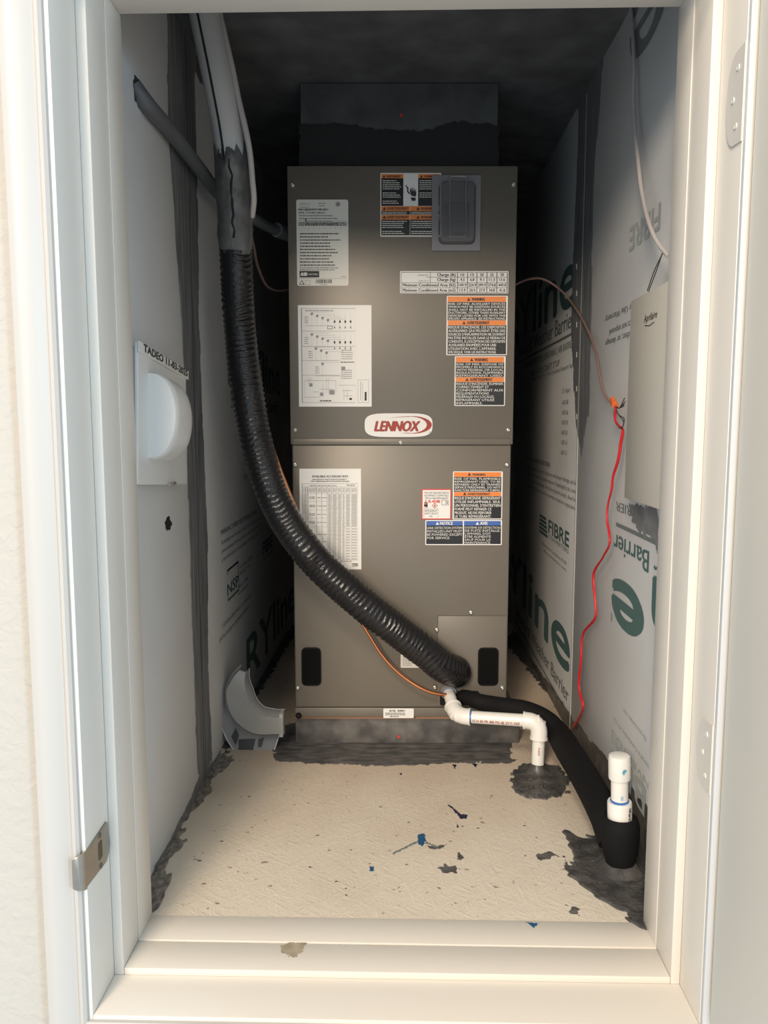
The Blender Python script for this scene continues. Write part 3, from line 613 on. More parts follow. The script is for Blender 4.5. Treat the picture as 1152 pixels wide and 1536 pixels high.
warn(679.5, 707, 753, 779, ('RISK OF FIRE. FLAMMABLE', 'REFRIGERANT USED. TO BE', 'REPAIRED ONLY BY TRAINED', 'SERVICE PERSONNEL. DO NOT', 'PUNCTURE REFRIGERANT TUBING.'),
     ("RISQUE D'INCENDIE. RÉFRIGÉRANT", 'UTILISÉ INFLAMMABLE. SEUL', "UN PERSONNEL D'ENTRETIEN", 'FORMÉ PEUT RÉPARER CE', 'PRODUIT. NE PAS PERFORER', 'LE TUBE RÉFRIGÉRANT.'), 738, 3, lab='orange-banded warning label below the panel seam', band=7)
# notice / avis
o, t = sticker('notice_label', 638, 780, 752.5, 817.5, label='blue-banded black notice label'); P = Print(t)
P.rect(639.4, 781.4, 694, 788, 3); P.rect(696, 781.4, 751, 788, 3); P.rect(639.4, 788, 694, 816, 1); P.rect(696, 788, 751, 816, 1)
P.line('NOTICE', 660, 787, 679, 4.4, 7, bold=.04); P.tri(656, 785, 2.6, 7); P.line('AVIS', 720, 787, 731, 4.4, 7, bold=.04); P.tri(716, 785, 2.6, 7)
for i, s in enumerate(('LEAK DETECTION SYSTEM', 'INSTALLED.UNIT MUST', 'BE POWERED EXCEPT', 'FOR SERVICE.')): P.line(s, 640.4, 793.5+5*i, 693 if i < 3 else 675, 3.5, 7)
for i, s in enumerate(('SYSTÈME DE DÉTECTION', 'DE FUITE INSTALLÉ.', "L'APPAREIL DOIT", 'ÊTRE ALIMENTÉ', 'SAUF POUR LA', 'MAINTENANCE.')): P.line(s, 697, 793+4.5*i, 750 if i < 2 else 736, 3.2, 7)
P.done(o)
# refrigerant label
o, t = sticker('refrigerant_label', 632.5, 733.5, 676.5, 779, 4, label='small red-bordered refrigerant label'); P = Print(t)
P.rect(634, 735, 675, 777.5, 0, 0)
for i, s in enumerate(('THIS UNIT REQUIRES SERVICE', 'EQUIPMENT COMPATIBLE', 'WITH R-454B REFRIGERANT')): P.line(s, 636+i*.6, 740.5+4.1*i, 673-i*.3, 2.8, 5)
P.line('R-454B', 643, 754, 660, 4, 4, bold=.05)
P.poly([(652, 754), (656.5, 758.3), (652, 762.5), (647.5, 758.3)], 4); P.poly([(652, 755.2), (655.2, 758.3), (652, 761.4), (648.8, 758.3)], 0, 3); P.poly([(652, 756), (653.4, 759.6), (650.6, 759.6)], 5, 4)
P.rect(636, 753, 641.5, 757, 4); P.rect(636, 757, 641.5, 759.5, 5); P.rect(636, 759.5, 641.5, 761.5, 6); P.rect(637.6, 750, 640, 753, 5)
for x in (662.5, 668): P.rect(x, 750, x+.6, 757.5, 5)
P.rect(662.5, 750, 673, 750.6, 5); P.rect(662.5, 757, 673, 757.6, 5); P.rect(672.4, 750, 673, 757.6, 5); P.rect(670, 751.5, 671.2, 756.2, 5)
P.rect(635.5, 763, 657.5, 763.5, 6); P.rect(657, 763, 657.5, 776, 6); P.rect(635.5, 763, 636, 776, 6)
for i, s in enumerate(('REFRIGERANT', 'SAFETY GROUP', 'A2L')): P.line(s, 637 if i < 2 else 644, 767.5+4*i, 656 if i < 2 else 649, 2.8, 5)
P.done(o)
# charge table
o, t = sticker('charge_table_label', 600, 407, 762, 440.5, label='wide white charge table label'); P = Print(t)
rows = (409, 416.3, 424.5, 432.2, 439.3); cols = (686, 701, 715, 730, 745, 760.5)
for i, yy in enumerate(rows): P.rect(640 if i == 1 else 601.5, yy-.3, 760.5, yy+.3, 5)
for x in cols: P.rect(x-.3, 409, x+.3, 439.3, 5)
P.rect(645, 409, 645.5, 424.5, 5); P.rect(601.5, 409, 602, 439.3, 5)
for i, s in enumerate(('Charge (lb)', 'Charge (kg)', 'Minimum Conditioned Area (ft2)', 'Minimum Conditioned Area (m2)')): P.line(s, 655.5 if i < 2 else 604, rows[i]+5.6, 683, 4.3, 5, bold=.025)
for j, cvals in enumerate((('10', '4.5', '149.9', '13.9'), ('15', '6.8', '224.9', '20.9'), ('20', '9.1', '299.9', '27.9'), ('25', '11.3', '374.8', '34.8'), ('30', '13.6', '449.8', '41.8'))):
    for i, s in enumerate(cvals):
        c_ = (cols[j]+cols[j+1])/2; wd = 2.6*len(s.replace('.', ''))+(1 if '.' in s else 0); P.line(s, c_-wd/2, rows[i]+5.6, c_+wd/2, 4.1, 5, bold=.02)
P.line('ETAPE 20C', 627, 414.5, 642, 2.2, 6); P.line('108173-01', 628, 423, 643, 2.2, 6); P.done(o)
# rating plate
o, t = sticker('rating_label', 444.5, 300, 523, 429, 8, r=.004, label='tall white rating label with small print'); P = Print(t)
P.line('LENNOX', 450, 308, 466, 2.6, 6); P.greek(450, 312, 464, 1, 6); P.greek(478, 306.5, 490, 1.4, 6); P.greek(478, 310, 487, 1.2, 6)
P.poly([(507+3.6*math.cos(k*.524), 307+3.6*math.sin(k*.524)) for k in range(12)], 6)
P.line('M/N CBK45UHVT-030 230-1', 448, 316.5, 492, 3.0, 5, bold=.03); P.line('S/N 1724K18667', 448, 321, 488, 2.6, 5, bold=.02)
for i in range(4): P.greek(449+9*(i > 1), 325+4.2*i, 500+7*(i % 2), 1.6, 6, i)
P.rect(446, 332, 521, 332.4, 6); P.rect(458, 329, 460, 334, 5)
for i in range(2): P.greek(448, 336+3*i, 520, 1.6, 5, i)
for x in (463, 471, 479, 487, 495, 503, 511): P.rect(x, 338, x+.3, 345, 6)
for i in range(11): P.greek(450, 352+4.7*i, 450+random.Random(i).uniform(40, 62), 1.5, 5, i)
P.greek(450, 403, 508, 1.4, 6); P.greek(450, 406, 502, 1.4, 6); P.greek(512, 416, 520, 1, 6)
P.rect(449.5, 407, 479, 416.5, 5, 1); P.line('AHRI', 451, 414.3, 461, 5, 7, bold=.06, shear=.2, lift=3); P.line('CERTIFIED', 462.5, 413.3, 477, 2.6, 7, lift=3)
P.rect(446, 418, 521.5, 418.4, 6); P.tri(453, 424, 4, 5)
P.poly([(453, 421.5), (450.6, 426.4), (455.4, 426.4)], 8, 4); P.rect(458, 421, 466, 421.5, 6); P.rect(458, 427, 466, 427.5, 6); P.rect(458, 421, 458.4, 427.5, 6); P.rect(465.6, 421, 466, 427.5, 6)
x = 474
while x < 497: P.rect(x, 419.5, x+random.Random(int(x*9)).uniform(.4, 1.1), 425.2, 5); x += 1.35
P.line('1724K18667', 479, 428.2, 491, 2, 6); P.done(o)
# wiring diagram sheet
o, t = sticker('wiring_diagram', 447, 458, 557.5, 610, 0, r=.0006, label='large white wiring diagram sheet'); P = Print(t)
def ln(x0, y0, x1, y1, w_=.3, mi=6): P.rect(min(x0, x1)-w_/2, min(y0, y1)-w_/2, max(x0, x1)+w_/2, max(y0, y1)+w_/2, mi)
for a_ in ((453, 463, 533, 463), (453, 604, 533, 604), (453, 463, 453, 604), (533, 463, 533, 604), (453, 497, 533, 497), (453, 520, 533, 520), (453, 541, 509, 541), (453, 563, 509, 563), (509, 520, 509, 604), (509, 578, 533, 578), (537, 570, 553, 570), (537, 604, 553, 604), (537, 570, 537, 604), (553, 570, 553, 604)): ln(*a_, .5)
P.greek(458, 467, 500, 1.3, 6); rn = random.Random(3)
for (bx, by, nx) in ((468, 471, 4), (468, 502, 4), (474, 523, 3), (484, 546, 1)):
    for k in range(nx):
        cx_, cy_ = bx+8*k, by+3.2*k; P.poly([(cx_+2.1*math.cos(j*.7), cy_+2.1*math.sin(j*.7)) for j in range(9)], 6); ln(cx_, cy_+2, cx_, by+17, .3); ln(cx_, cy_-2, cx_+26, cy_-2, .25)
    ln(bx-10, by+18, bx+32, by+18, .5)
    for k in range(4):
        x_ = bx+34+8*k
        if x_ < 530 and (by < 520 or x_ < 505): ln(x_, by, x_, by+22, .3); P.rect(x_-1.2, by+10, x_+1.2, by+13.5, 5); P.rect(x_-1, by+19, x_+1, by+22, 6)
    for k in range(4): P.greek(bx-11, by+5+3*k, bx-5, .9, 6, k)
P.rect(491, 489, 499, 494, 6); P.rect(492, 490, 498, 493, 0, 4)
for k in range(5): P.greek(512, 526+3.2*k, 529, 1, 6, k); P.greek(512, 556+3*k, 528, 1, 6, k+9)
P.greek(511, 544, 531, 1.2, 5); P.rect(512, 550, 518, 555, 6)
for a_ in ((457, 571, 504, 571), (457, 571, 457, 596), (457, 596, 480, 596), (504, 571, 504, 590), (485, 575, 485, 596), (466, 567, 466, 578), (463, 567, 463, 575), (480, 584, 500, 584), (490, 567, 490, 590), (493, 567, 493, 590), (470, 588, 478, 588), (516, 584, 516, 600), (521, 584, 521, 600), (514, 586, 528, 586), (516, 594, 528, 594)): ln(*a_, .5, 6)
P.rect(464, 575, 469, 580, 6); P.rect(494, 585, 502, 592, 6); P.rect(480, 589, 485, 594, 6); P.rect(524, 597, 528, 600, 5); P.greek(480, 602, 497, 1.5, 5)
P.rect(547, 588, 550, 601, 5); ln(541, 573, 541, 600, .8); ln(544, 575, 544, 602, .6); P.done(o)
# accessory sheet
o, t = sticker('accessory_sheet', 449, 703, 542, 854, 0, r=.0006, label='white accessory kit table sheet'); P = Print(t)
P.line('AVAILABLE ACCESSORY KITS', 468, 716, 522, 3.0, 5, bold=.03)
P.line("INSTALLER MUST CHECK THE BOX IN COLUMN 'X'", 469, 719.9, 520, 1.7, 5, bold=.02); P.line('THAT CORRESPONDS WITH THE ACCESSORY INSTALLED', 466, 722.8, 524, 1.7, 5, bold=.02)
cx_ = (454, 459, 462.5, 475, 483, 491, 498, 506, 513, 518, 526, 537)
for yy in (725.6, 730.3, 739.6, 840): ln(454, yy, 537, yy, .5)
for xx in cx_: ln(xx, 730.3 if 454 < xx < 537 else 725.6, xx, 840, .35)
P.greek(465, 729, 505, 1.3, 6); P.greek(520, 728.6, 532, 1.6, 6)
for k, yy in enumerate((752, 765, 777, 790)): ln(462, yy, 491, yy, .35)
for k in range(11):
    for r_ in range(3): P.greek(cx_[k]+.9, 733.5+2*r_, cx_[k+1]-.9, 1, 6, r_)
for k in range(48):
    yy = 742+2.05*k; ln(454, yy, 462.5, yy, .15)
    for (u0, u1) in ((455, 458), (459.6, 461.5), (491.8, 497), (498.8, 505), (506.8, 512), (513.8, 517), (518.8, 525), (526.8, 536)):
        if (yy < 790 or u0 < 518 or k % 2) : P.rect(u0+random.uniform(0, .5), yy-.6, u1-random.uniform(0, .6), yy+.5, 6)
for yy in (746, 758.5, 771, 783, 801, 812): P.greek(464, yy, 473, 1.2, 6); P.greek(464, yy+2, 473, 1.2, 6); P.greek(476, yy+1, 482, 1.2, 6); P.greek(484, yy+1, 490, 1.2, 6)
for k in range(12): ln(518, 791+4.1*k, 537, 791+4.1*k, .25)
P.greek(500, 842.5, 528, 1.2, 6); P.rect(528, 845, 537, 849.5, 5); P.line('IDL2', 528.6, 848.8, 536.4, 2.8, 0, bold=.04, lift=4); P.done(o)
# top warning label
o, t = sticker('electric_warning_label', 570.5, 260, 661, 355.5, 8, label='orange and black label with a shocked hand pictogram'); P = Print(t)
P.rect(572, 262, 659.5, 268, 2); P.rect(572, 268, 659.5, 309.5, 1); P.rect(572, 310, 659.5, 317, 2); P.rect(572, 317, 659.5, 322.5, 1); P.rect(572, 323, 659.5, 330, 2); P.rect(572, 330, 659.5, 353.5, 1)
P.rect(605, 261.5, 627, 309.5, 0, 1); P.rect(614.8, 310, 615.2, 353.5, 8, 3)
P.line('AVERTISSEMENT', 580, 267, 601, 3.2, 5, bold=.03); P.line('WARNING', 636, 267, 652, 3.2, 5, bold=.03); P.tri(576, 265.5, 2.2, 5); P.tri(632, 265.5, 2.2, 5)
for yy in (315.5, 328.5): P.line('AVERTISSEMENT', 580, yy, 613, 4, 5, bold=.03); P.tri(576.5, yy-2, 2.6, 5); P.line('WARNING', 631, yy, 653, 4, 5, bold=.03); P.tri(627, yy-2, 2.6, 5)
for k in range(12):
    if k in (5, 9): continue
    P.greek(574, 272.5+3.05*k, 602-random.uniform(0, 9), 1.2, 8, k)
    if k < 9: P.greek(629, 272.5+3.05*k, 657-random.uniform(0, 8), 1.2, 8, k+5)
for k in range(2): P.greek(573.5, 319.6+2.2*k, 610, 1, 8, k); P.greek(617, 319.6+2.2*k, 655, 1, 8, k)
for k in range(7):
    if k in (4,): continue
    P.greek(573.5, 333.4+3*k, 613-random.uniform(0, 12), 1.2, 8, k); P.greek(617, 333.4+3*k, 657-random.uniform(0, 12), 1.2, 8, k+3)
# hand with wire
P.poly([(614.5, 287), (617, 281.5), (618, 289), (618.6, 280.2), (620.4, 288), (621.2, 281), (622.4, 288.4), (623.6, 284), (624.4, 291), (623.4, 296), (616.4, 294)], 5)
P.poly([(616, 296.5), (623.8, 297.5), (623, 302), (617.4, 302)], 5); P.poly([(607.8, 278.5), (609.2, 278.2), (613, 283.6), (612.2, 287), (615, 290.5), (614, 292.4), (610.4, 288.2), (610.8, 284.6)], 5)
P.done(o)
# badge
A = cab(547, 620); B = cab(648.5, 655.5); cx_ = (A.x+B.x)/2; cz_ = (A.z+B.z)/2; ax_ = (B.x-A.x)/2; az_ = (A.z-B.z)/2
s = MB(); pts = []
for k in range(56):
    t = 2*math.pi*k/56; pts.append((cx_+ax_*math.copysign(abs(math.cos(t))**.42, math.cos(t)), cz_+az_*math.copysign(abs(math.sin(t))**.62, math.sin(t))))
s.prism(pts, .002, .0042, 0, FR); o = s.build('badge', M_white, ah); o['label'] = 'white oval badge with red lettering'
P = Print(.0042)
P.line('LENNOX', 562, 646.5, 629.5, 14.5, 9, bold=.055, shear=.28, res=4)
def crescent(x0, y0, pts_o, pts_i): P.poly(pts_o+pts_i[::-1], 9)
o1 = []; i1 = []
for k in range(25):
    t = R(-100+200*k/24); o1.append((619+28.5*math.cos(t), 637.3+13.0*math.sin(t))); i1.append((615+25*math.cos(t)+0, 637.3+12.4*math.sin(t)))
for k in range(24): P.poly([o1[k], o1[k+1], i1[k+1], i1[k]], 9)
for k in range(16):                                   # thin tails of the swoosh
    t0, t1 = k/16, (k+1)/16
    f0 = lambda t: (614-32*t, 624.5+3.2*t*t); f1 = lambda t: (614-13*t, 650.1-1.2*t*t)
    for f, s_ in ((f0, 1), (f1, -1)):
        a_, b_ = f(t0), f(t1); P.poly([a_, b_, (b_[0], b_[1]+s_*.9*(1-t1)), (a_[0], a_[1]+s_*.9*(1-t0))], 9)
P.line('®', 643, 649.5, 645.5, 2.4, 6); P.done(o)
# small labels near the bottom
o, t = sticker('small_label', 601, 980, 631, 1001.5, 8, label='small pale label half hidden behind the black line'); P = Print(t)
for k in range(5): P.greek(604, 986+3*k, 618, 1.1, 6, k)
P.rect(603, 982.5, 629, 982.8, 6); P.done(o)
o, t = sticker('filter_label', 575, 1062.2, 620.5, 1076.6, 0, label='small white filter label on the bottom rail'); P = Print(t)
P.line('FILTER  10U0991', 584, 1066.8, 607, 2.6, 5, bold=.03); P.greek(578, 1069.6, 608, 1, 5, 1); P.greek(578, 1071.8, 608, 1, 5, 2); P.greek(585, 1074.6, 598, 1.2, 5, 3); P.done(o)
# breaker cover
A = cab(648, 264); B = cab(719.5, 377); s = MB()
fr_o = rrect(A.x, B.z, B.x, A.z, .002, 5); A2 = cab(658, 274); B2 = cab(712, 368); fr_i = rrect(A2.x, B2.z, B2.x, A2.z, .012, 5)
n_ = len(fr_o); vs = [(x, z, .003) for x, z in fr_o]+[(x, z, .003) for x, z in fr_i]+[(x, z, .006) for x, z in fr_o]+[(x, z, .006) for x, z in fr_i]; fs = []
for i in range(n_):
    j = (i+1) % n_; fs += [[i, j, n_+j, n_+i], [2*n_+i, 3*n_+i, 3*n_+j, 2*n_+j], [i, 2*n_+i, 2*n_+j, j], [n_+i, n_+j, 3*n_+j, 3*n_+i]]
s.add(vs, fs, 0, False, FR); cov = s.build('breaker_cover', M_rim, ah); cov['label'] = 'smoky plastic breaker cover'
s = MB()
def shrink(p_, d): return rrect(A2.x+d, B2.z+d, B2.x-d, A2.z-d, max(.002, .012-d), 5)
s.rings([[(x, z, .006) for x, z in fr_i], [(x, z, .015) for x, z in shrink(0, .002)], [(x, z, .0175) for x, z in shrink(0, .004)]], 0, False, True, FR)
s.prism(shrink(0, .004), .0174, .0178, 0, FR); s.build('cover_window', M_cover, cov)
A3 = cab(673, 268); B3 = cab(698, 358); s = MB(); s.rings([[(x, z, .018) for x, z in rrect(A3.x-.001, B3.z-.001, B3.x+.001, A3.z+.001, .005, 5)], [(x, z, .022) for x, z in rrect(A3.x+.0008, B3.z+.0008, B3.x-.0008, A3.z-.0008, .004, 5)], [(x, z, .020) for x, z in rrect(A3.x+.0026, B3.z+.0026, B3.x-.0026, A3.z-.0026, .003, 5)]], 0, False, True, FR)
s.build('cover_ridge', clearish('ridge_plastic', (.3, .3, .31), .3, .2), cov)
for (y0_, y1_) in ((305, 327), (329, 356)):
    a_ = cab(664, y0_); b_ = cab(704, y1_); s = MB(); flat(s, a_.x, b_.z, b_.x, a_.z, .002, .010, 0, .001); br = s.build('breaker', M_black, cov)
    c_ = cab(668, (y0_+y1_)/2); s = MB(); s.box((c_.x-.003, -.013, c_.z-.004), (c_.x+.003, -.010, c_.z+.004), bev=.001)
# ---------------------------------------------------------------- plenum
A = cab(450, 128, .05); B = cab(746, 250, .05); pz = ZC-.067
pln = empty('supply_plenum', 'dark painted duct box between the unit and the ceiling', 'duct', CAB.translation, YAW)
s = MB(); s.box((A.x, .05, CHT+.001), (B.x, CD-.02, pz-.001), bev=.003); s.build('plenum_box', mat('plenum_grey', (.085, .09, .096), .7, var=.3, vscale=14, bump=.3, bscale=60), pln)
mz0 = cab(600, 188, .05).z; s = MB(); pts = ragged([(A.x-.002, CHT+.001), (B.x+.002, CHT+.001), (B.x+.002, mz0-.004), (.18, mz0+.004), (.10, mz0+.006), (0.05, mz0-.012), (-.05, mz0-.01), (-.12, mz0+.002), (A.x-.002, mz0+.002)], .005, .006)
pts = [(x, max(CHT+.001, z_)) for x, z_ in pts]
s.prism(pts, -.0495, -.0475, 0, FR); s.build('sealant_coat', mat('black_sealant_coat', (.018, .018, .019), .5, bump=.5, bscale=50), pln)['label'] = 'ragged black sealant coat on the lower half'
c = cab(602, 173, .05); MB().lathe([(.0035, 0), (.003, .002), (.001, .002)], 12, 0, Matrix.Translation((c.x, .050, c.z)) @ Matrix.Rotation(math.pi/2, 4, 'X')).build('red_dot', M_red, pln)['label'] = 'small red dot'
# ---------------------------------------------------------------- big insulated line
def H(px, py, Y): return hit(px, py, 1, Y)
path = [H(294, -40, 1.40), H(303, 0, 1.41), H(315, 60, 1.42), H(329, 130, 1.43), H(342, 200, 1.45), H(351, 280, 1.47), H(354, 380, 1.50), H(359, 480, 1.53), H(367, 560, 1.54), H(384, 660, 1.55), H(412, 750, 1.555), H(462, 828, 1.56), H(525, 890, 1.57), H(590, 942, 1.585), H(640, 980, 1.60), H(664, 999, 1.618), H(680, 1006, 1.645), H(684, 1008, 1.668)]
allp = smooth_path(path, .0016)
def cut(pred): return [p_ for p_ in allp if pred(p_)]
zw0 = H(351, 372, 1.5).z; zw1 = H(345, 228, 1.46).z
ln_ = empty('insulated_refrigerant_line', 'thick black ribbed insulated line curving down from the ceiling across the unit', 'pipe', tuple(allp[0]))
def L0(o): o.location = -allp[0]; return o
upper = [p_ for i, p_ in enumerate(allp) if p_.z > zw1-.03 and i % 5 == 0]
s = MB(); s.tube(upper, .0265, 28); L0(s.build('pipe_insulation', M_insul, ln_))['label'] = 'white foam insulation on the upper length'
# slit in the white insulation
fr_ = frames(upper); sl = []
for p_, (a_, b_) in zip(upper, fr_):
    d = Vector((-.30, -.95, 0)).normalized(); t_ = a_.cross(b_); d = (d-t_*d.dot(t_)).normalized(); sl.append(p_+d*.0262)
L0(MB().tube(sl, .0022, 8).build('insulation_slit', mat('slit_dark', (.012, .012, .013), .9), ln_))
wrp = [p_ for i, p_ in enumerate(allp) if zw0-.01 < p_.z < zw1 and i % 2 == 0]
def rfw(L_, t): return 1+.11*noise.noise(Vector((L_*26, math.cos(t)*1.5, math.sin(t)*1.5)))+.05*noise.noise(Vector((L_*90, math.cos(t)*3, math.sin(t)*3)))
s = MB(); s.tube(wrp, lambda u: .0277+.0035*min(1, u*6, (1-u)*8+.4), 36, rf=rfw)
upw = (wrp[0]-wrp[3]).normalized()
for i in range(12):                                  # ragged tongues along the upper edge
    for j in range(36):
        a_ = 2*math.pi*j/36; k_ = .016*noise.noise(Vector((math.cos(a_)*1.8, math.sin(a_)*1.8, 2)))+.012*noise.noise(Vector((math.cos(a_)*5, math.sin(a_)*5, 7)))
        s.v[i*36+j] = tuple(Vector(s.v[i*36+j])+upw*(k_*2.2*(1-i/12)))
s.v[-36:] = s.v[-36:]; s.f = [f_ for f_ in s.f if len(f_) < 10]; s.m = s.m[:len(s.f)]; s.s = s.s[:len(s.f)]
n0 = 36
L0(s.build('mastic_wrap', M_wrap, ln_))['label'] = 'grey mastic wrap between white and black lengths'
crk = []
for i, p_ in enumerate(wrp[6:-4:4]):
    crk.append(p_+Vector((.001+.0045*noise.noise(Vector((i*.8, 3, 3)))+.006*i/30, -.0315, 0)))
L0(MB().tube(crk, lambda u: .0014+.0012*abs(math.sin(u*17)), 8).build('mastic_crack', bpy.data.materials['slit_dark'], ln_))
# ragged upper tongues of the mastic
s = MB(); fr_ = frames(upper)
top_i = [i for i, p_ in enumerate(upper) if zw1-.02 < p_.z < zw1+.03]
if len(top_i) > 2:
    seg = 40; rr = []
    for i in top_i:
        p_, (a_, b_) = upper[i], fr_[i]; rr.append([p_+(a_*math.cos(2*math.pi*j/seg)+b_*math.sin(2*math.pi*j/seg))*.0272 for j in range(seg)])
    n_ = len(rr)
    hts = [(.5+.5*noise.noise(Vector((math.cos(j/seg*6.283)*2.2, math.sin(j/seg*6.283)*2.2, 3)))+.35*noise.noise(Vector((j*.9, 1, 1))))*n_ for j in range(seg)]
    fs = []; vs = [v for r_ in rr for v in r_]
    for i in range(n_-1):
        for j in range(seg):
            if i >= n_-max(2, hts[j]): fs.append([i*seg+j, i*seg+(j+1) % seg, (i+1)*seg+(j+1) % seg, (i+1)*seg+j])
    s.add(vs, fs, 0, True); L0(s.build('mastic_smear', M_wrap, ln_))
slv = [p_ for i, p_ in enumerate(allp) if p_.z < zw0]
wr_rnd = [random.uniform(.7, 1.3) for _ in range(400)]
def rfs(L_, t):
    ph = L_*2*math.pi/.0105+2.4*noise.noise(Vector((L_*25, math.cos(t)*.9, math.sin(t)*.9)))*2.2
    amp = .046*(0.45+.75*abs(noise.noise(Vector((L_*18, math.cos(t)*1.3, math.sin(t)*1.3+4)))*1.6))
    k = math.sin(ph); k = k if k > -.2 else -.2+(k+.2)*.6
    return 1+amp*k+.035*noise.noise(Vector((L_*12, math.cos(t)*1.5+9, math.sin(t)*1.5)))
s = MB(); s.tube(slv, lambda u: .0300+.003*min(1, u*1.5), 44, rf=rfs); L0(s.build('ribbed_sleeve', M_foil, ln_))['label'] = 'glossy black crinkled sleeve'
# taped elbow at the end
# other thin white line beside the insulation
cp = [H(326, 0, 1.42), H(334, 40, 1.42), H(348, 100, 1.425), H(358, 150, 1.43), H(368, 192, 1.435), H(375, 230, 1.44), H(379, 275, 1.45), H(381, 300, 1.46), H(378, 325, 1.48)]
tag(MB().tube(cp, .0052, 12, step=.01).build('thin_white_line', M_wire_w), 'thin white line running down the right side of the pipe insulation', 'pipe')
# copper tube
cp = [H(385, 555, 1.58), H(394, 620, 1.59), H(407, 665, 1.60), H(425, 717, 1.605), H(448, 772, 1.605), H(472, 818, 1.61), H(505, 873, 1.625), H(548, 943, 1.635), H(575, 985, 1.64), H(605, 1015, 1.642), H(640, 1036, 1.642), H(672, 1043, 1.65), H(684, 1046, 1.668)]
tag(MB().tube(cp, .0037, 14, step=.008).build('copper_tube', M_cop), 'thin bare copper tube running down behind the black ribbed line', 'tube')
# ---------------------------------------------------------------- grey conduit at the left
ct = empty('conduit', 'dark grey conduit from a torn hole in the left wall towards the unit', 'conduit', tuple(hit(206, 132, 0, XL)))
cl = ct.location.copy(); P0 = hit(206, 138, 0, XL)
cpth = [P0+Vector((-.003, -.006, .006)), H(222, 158, 1.23), H(258, 200, 1.34), H(295, 248, 1.46), H(330, 292, 1.60), H(370, 322, 1.78), H(402, 340, 1.90), H(428, 350, 1.97)]
o = MB().tube(cpth[:6], .0125, 20, step=.01).build('pipe', M_cond, ct); o.location = -cl
o = MB().tube(cpth[5:], .0120, 20, step=.01).build('pipe', mat('light_conduit_grey', (.30, .31, .32), .45), ct); o.location = -cl; o['label'] = 'lighter grey end of the conduit'  # last stretch in a lighter grey than the first
o = MB().tube([H(415, 345, 1.935), H(428, 350, 1.97), H(442, 353, 2.0)], .017, 20, step=.006).build('connector', mat('conduit_connector', (.33, .34, .35), .5), ct); o.location = -cl
pts = ragged([(0.020, 0.012), (.010, .022), (-.012, .020), (-.020, .002), (-.014, -.018), (.006, -.022), (.018, -.012)], .004, .006)
o = MB().prism(pts, 0, .0012, 0, Matrix(((0, 0, 1, 0), (1, 0, 0, 0), (0, 1, 0, 0), (0, 0, 0, 1)))).build('torn_hole', mat('torn_edge', (.04, .04, .045), .9), wl); o.location = (XL, P0.y, P0.z)
# thin cable left of the unit
cp = [H(376, 350, 1.55), H(381, 372, 1.62), H(387, 400, 1.70), H(400, 428, 1.76), H(418, 436, 1.80), H(438, 433, 1.84)]
tag(MB().tube(cp, .0028, 10, step=.01).build('control_cable', M_wire_b), 'thin brownish cable looping into the left side of the unit', 'cable')
# ---------------------------------------------------------------- right wall cables
def Wx(px, py, X): return hit(px, py, 0, X)
xw = XR-.006
cp = [H(765, 432, 1.87), H(777, 425, 1.87), H(792, 419, 1.86), H(812, 418, 1.84), H(832, 428, 1.83), Wx(852, 447, XR-.012), Wx(875, 482, xw), Wx(893, 525, xw-.006), Wx(899, 560, xw-.012), Wx(906, 588, xw-.016), Wx(923, 613, xw-.014)]
tag(MB().tube(cp, .0026, 10, step=.01).build('thermostat_cable', M_wire_b), 'brown jacketed cable arching from the right side of the unit to the wire splice', 'cable')
X0 = XR-.019
wn = empty('wire_nut', 'orange wire nut with splayed grey wires on the right wall', 'connector', tuple(Wx(922, 610, X0))); w0 = wn.location.copy()
a_ = Wx(923, 609, X0); b_ = Wx(918, 597, X0)
s = MB(); d_ = (b_-a_); s.tube([a_, a_+d_*.2, a_+d_*.25, a_+d_*.9, b_], lambda u: (.0062, .0062, .0056, .0042, .0032)[round(u*4)], 14); o = s.build('cap', M_nut, wn); o.location = -w0
s = MB(); rn = random.Random(5)
for e in ((937, 597), (938, 602), (937, 606), (936, 609)): s.tube([a_, Wx(929, 612, X0-.004), Wx(*e, X0-.006)], .0008, 6, step=.004)
for e in ((936, 628), (935, 632)): s.tube([Wx(924, 614, X0), Wx(928, 622, X0-.002), Wx(*e, X0-.003), Wx(934, 640, X0-.002), Wx(929, 643, X0)], .0009, 6, step=.003)
o = s.build('wire_ends', M_wire_k, wn); o.location = -w0
cp = [Wx(924, 613, X0), Wx(923, 630, X0+.002), Wx(929, 640, X0+.002), Wx(935, 646, X0+.002), Wx(932, 665, X0+.002), Wx(928, 690, X0+.001), Wx(920, 715, X0), Wx(918, 733, X0+.001), Wx(912, 757, X0+.001), Wx(911, 780, X0), Wx(915, 812, X0-.001), Wx(905, 835, X0), Wx(891, 862, X0+.001), Wx(893, 900, X0+.001), Wx(893, 928, X0+.002), Wx(875, 952, X0+.003), Wx(872, 990, X0+.003), Wx(869, 1030, X0+.004), Wx(875, 1060, X0+.006), Wx(867, 1078, X0+.010), Wx(857, 1093, X0+.014)]
s = MB(); s.tube(cp, .0019, 10, step=.006)
off = Vector((0, -.0035, 0)); pp = smooth_path(cp, .006)
s.tube([p_+Vector((-.001, .0028*math.sin(i*.12), .0028*math.cos(i*.07))) for i, p_ in enumerate(pp)], .0018, 10)
tag(s.build('red_wire', M_wire_r), 'twisted red wire hanging down the right wall from the splice', 'wire')
cp = [Wx(943, -20, xw), Wx(948, 30, xw), Wx(951, 90, xw-.003), Wx(950, 150, xw-.006), Wx(953, 200, xw-.008), Wx(957, 240, xw-.010), Wx(962, 285, xw-.014), Wx(972, 330, xw-.018), Wx(985, 362, xw-.022), Wx(1003, 385, xw-.02)]
wc = tag(MB().tube(cp, .0032, 10, step=.01).build('white_cable', M_wire_w), 'pale cable hanging down the upper right wall towards the door stop', 'cable')
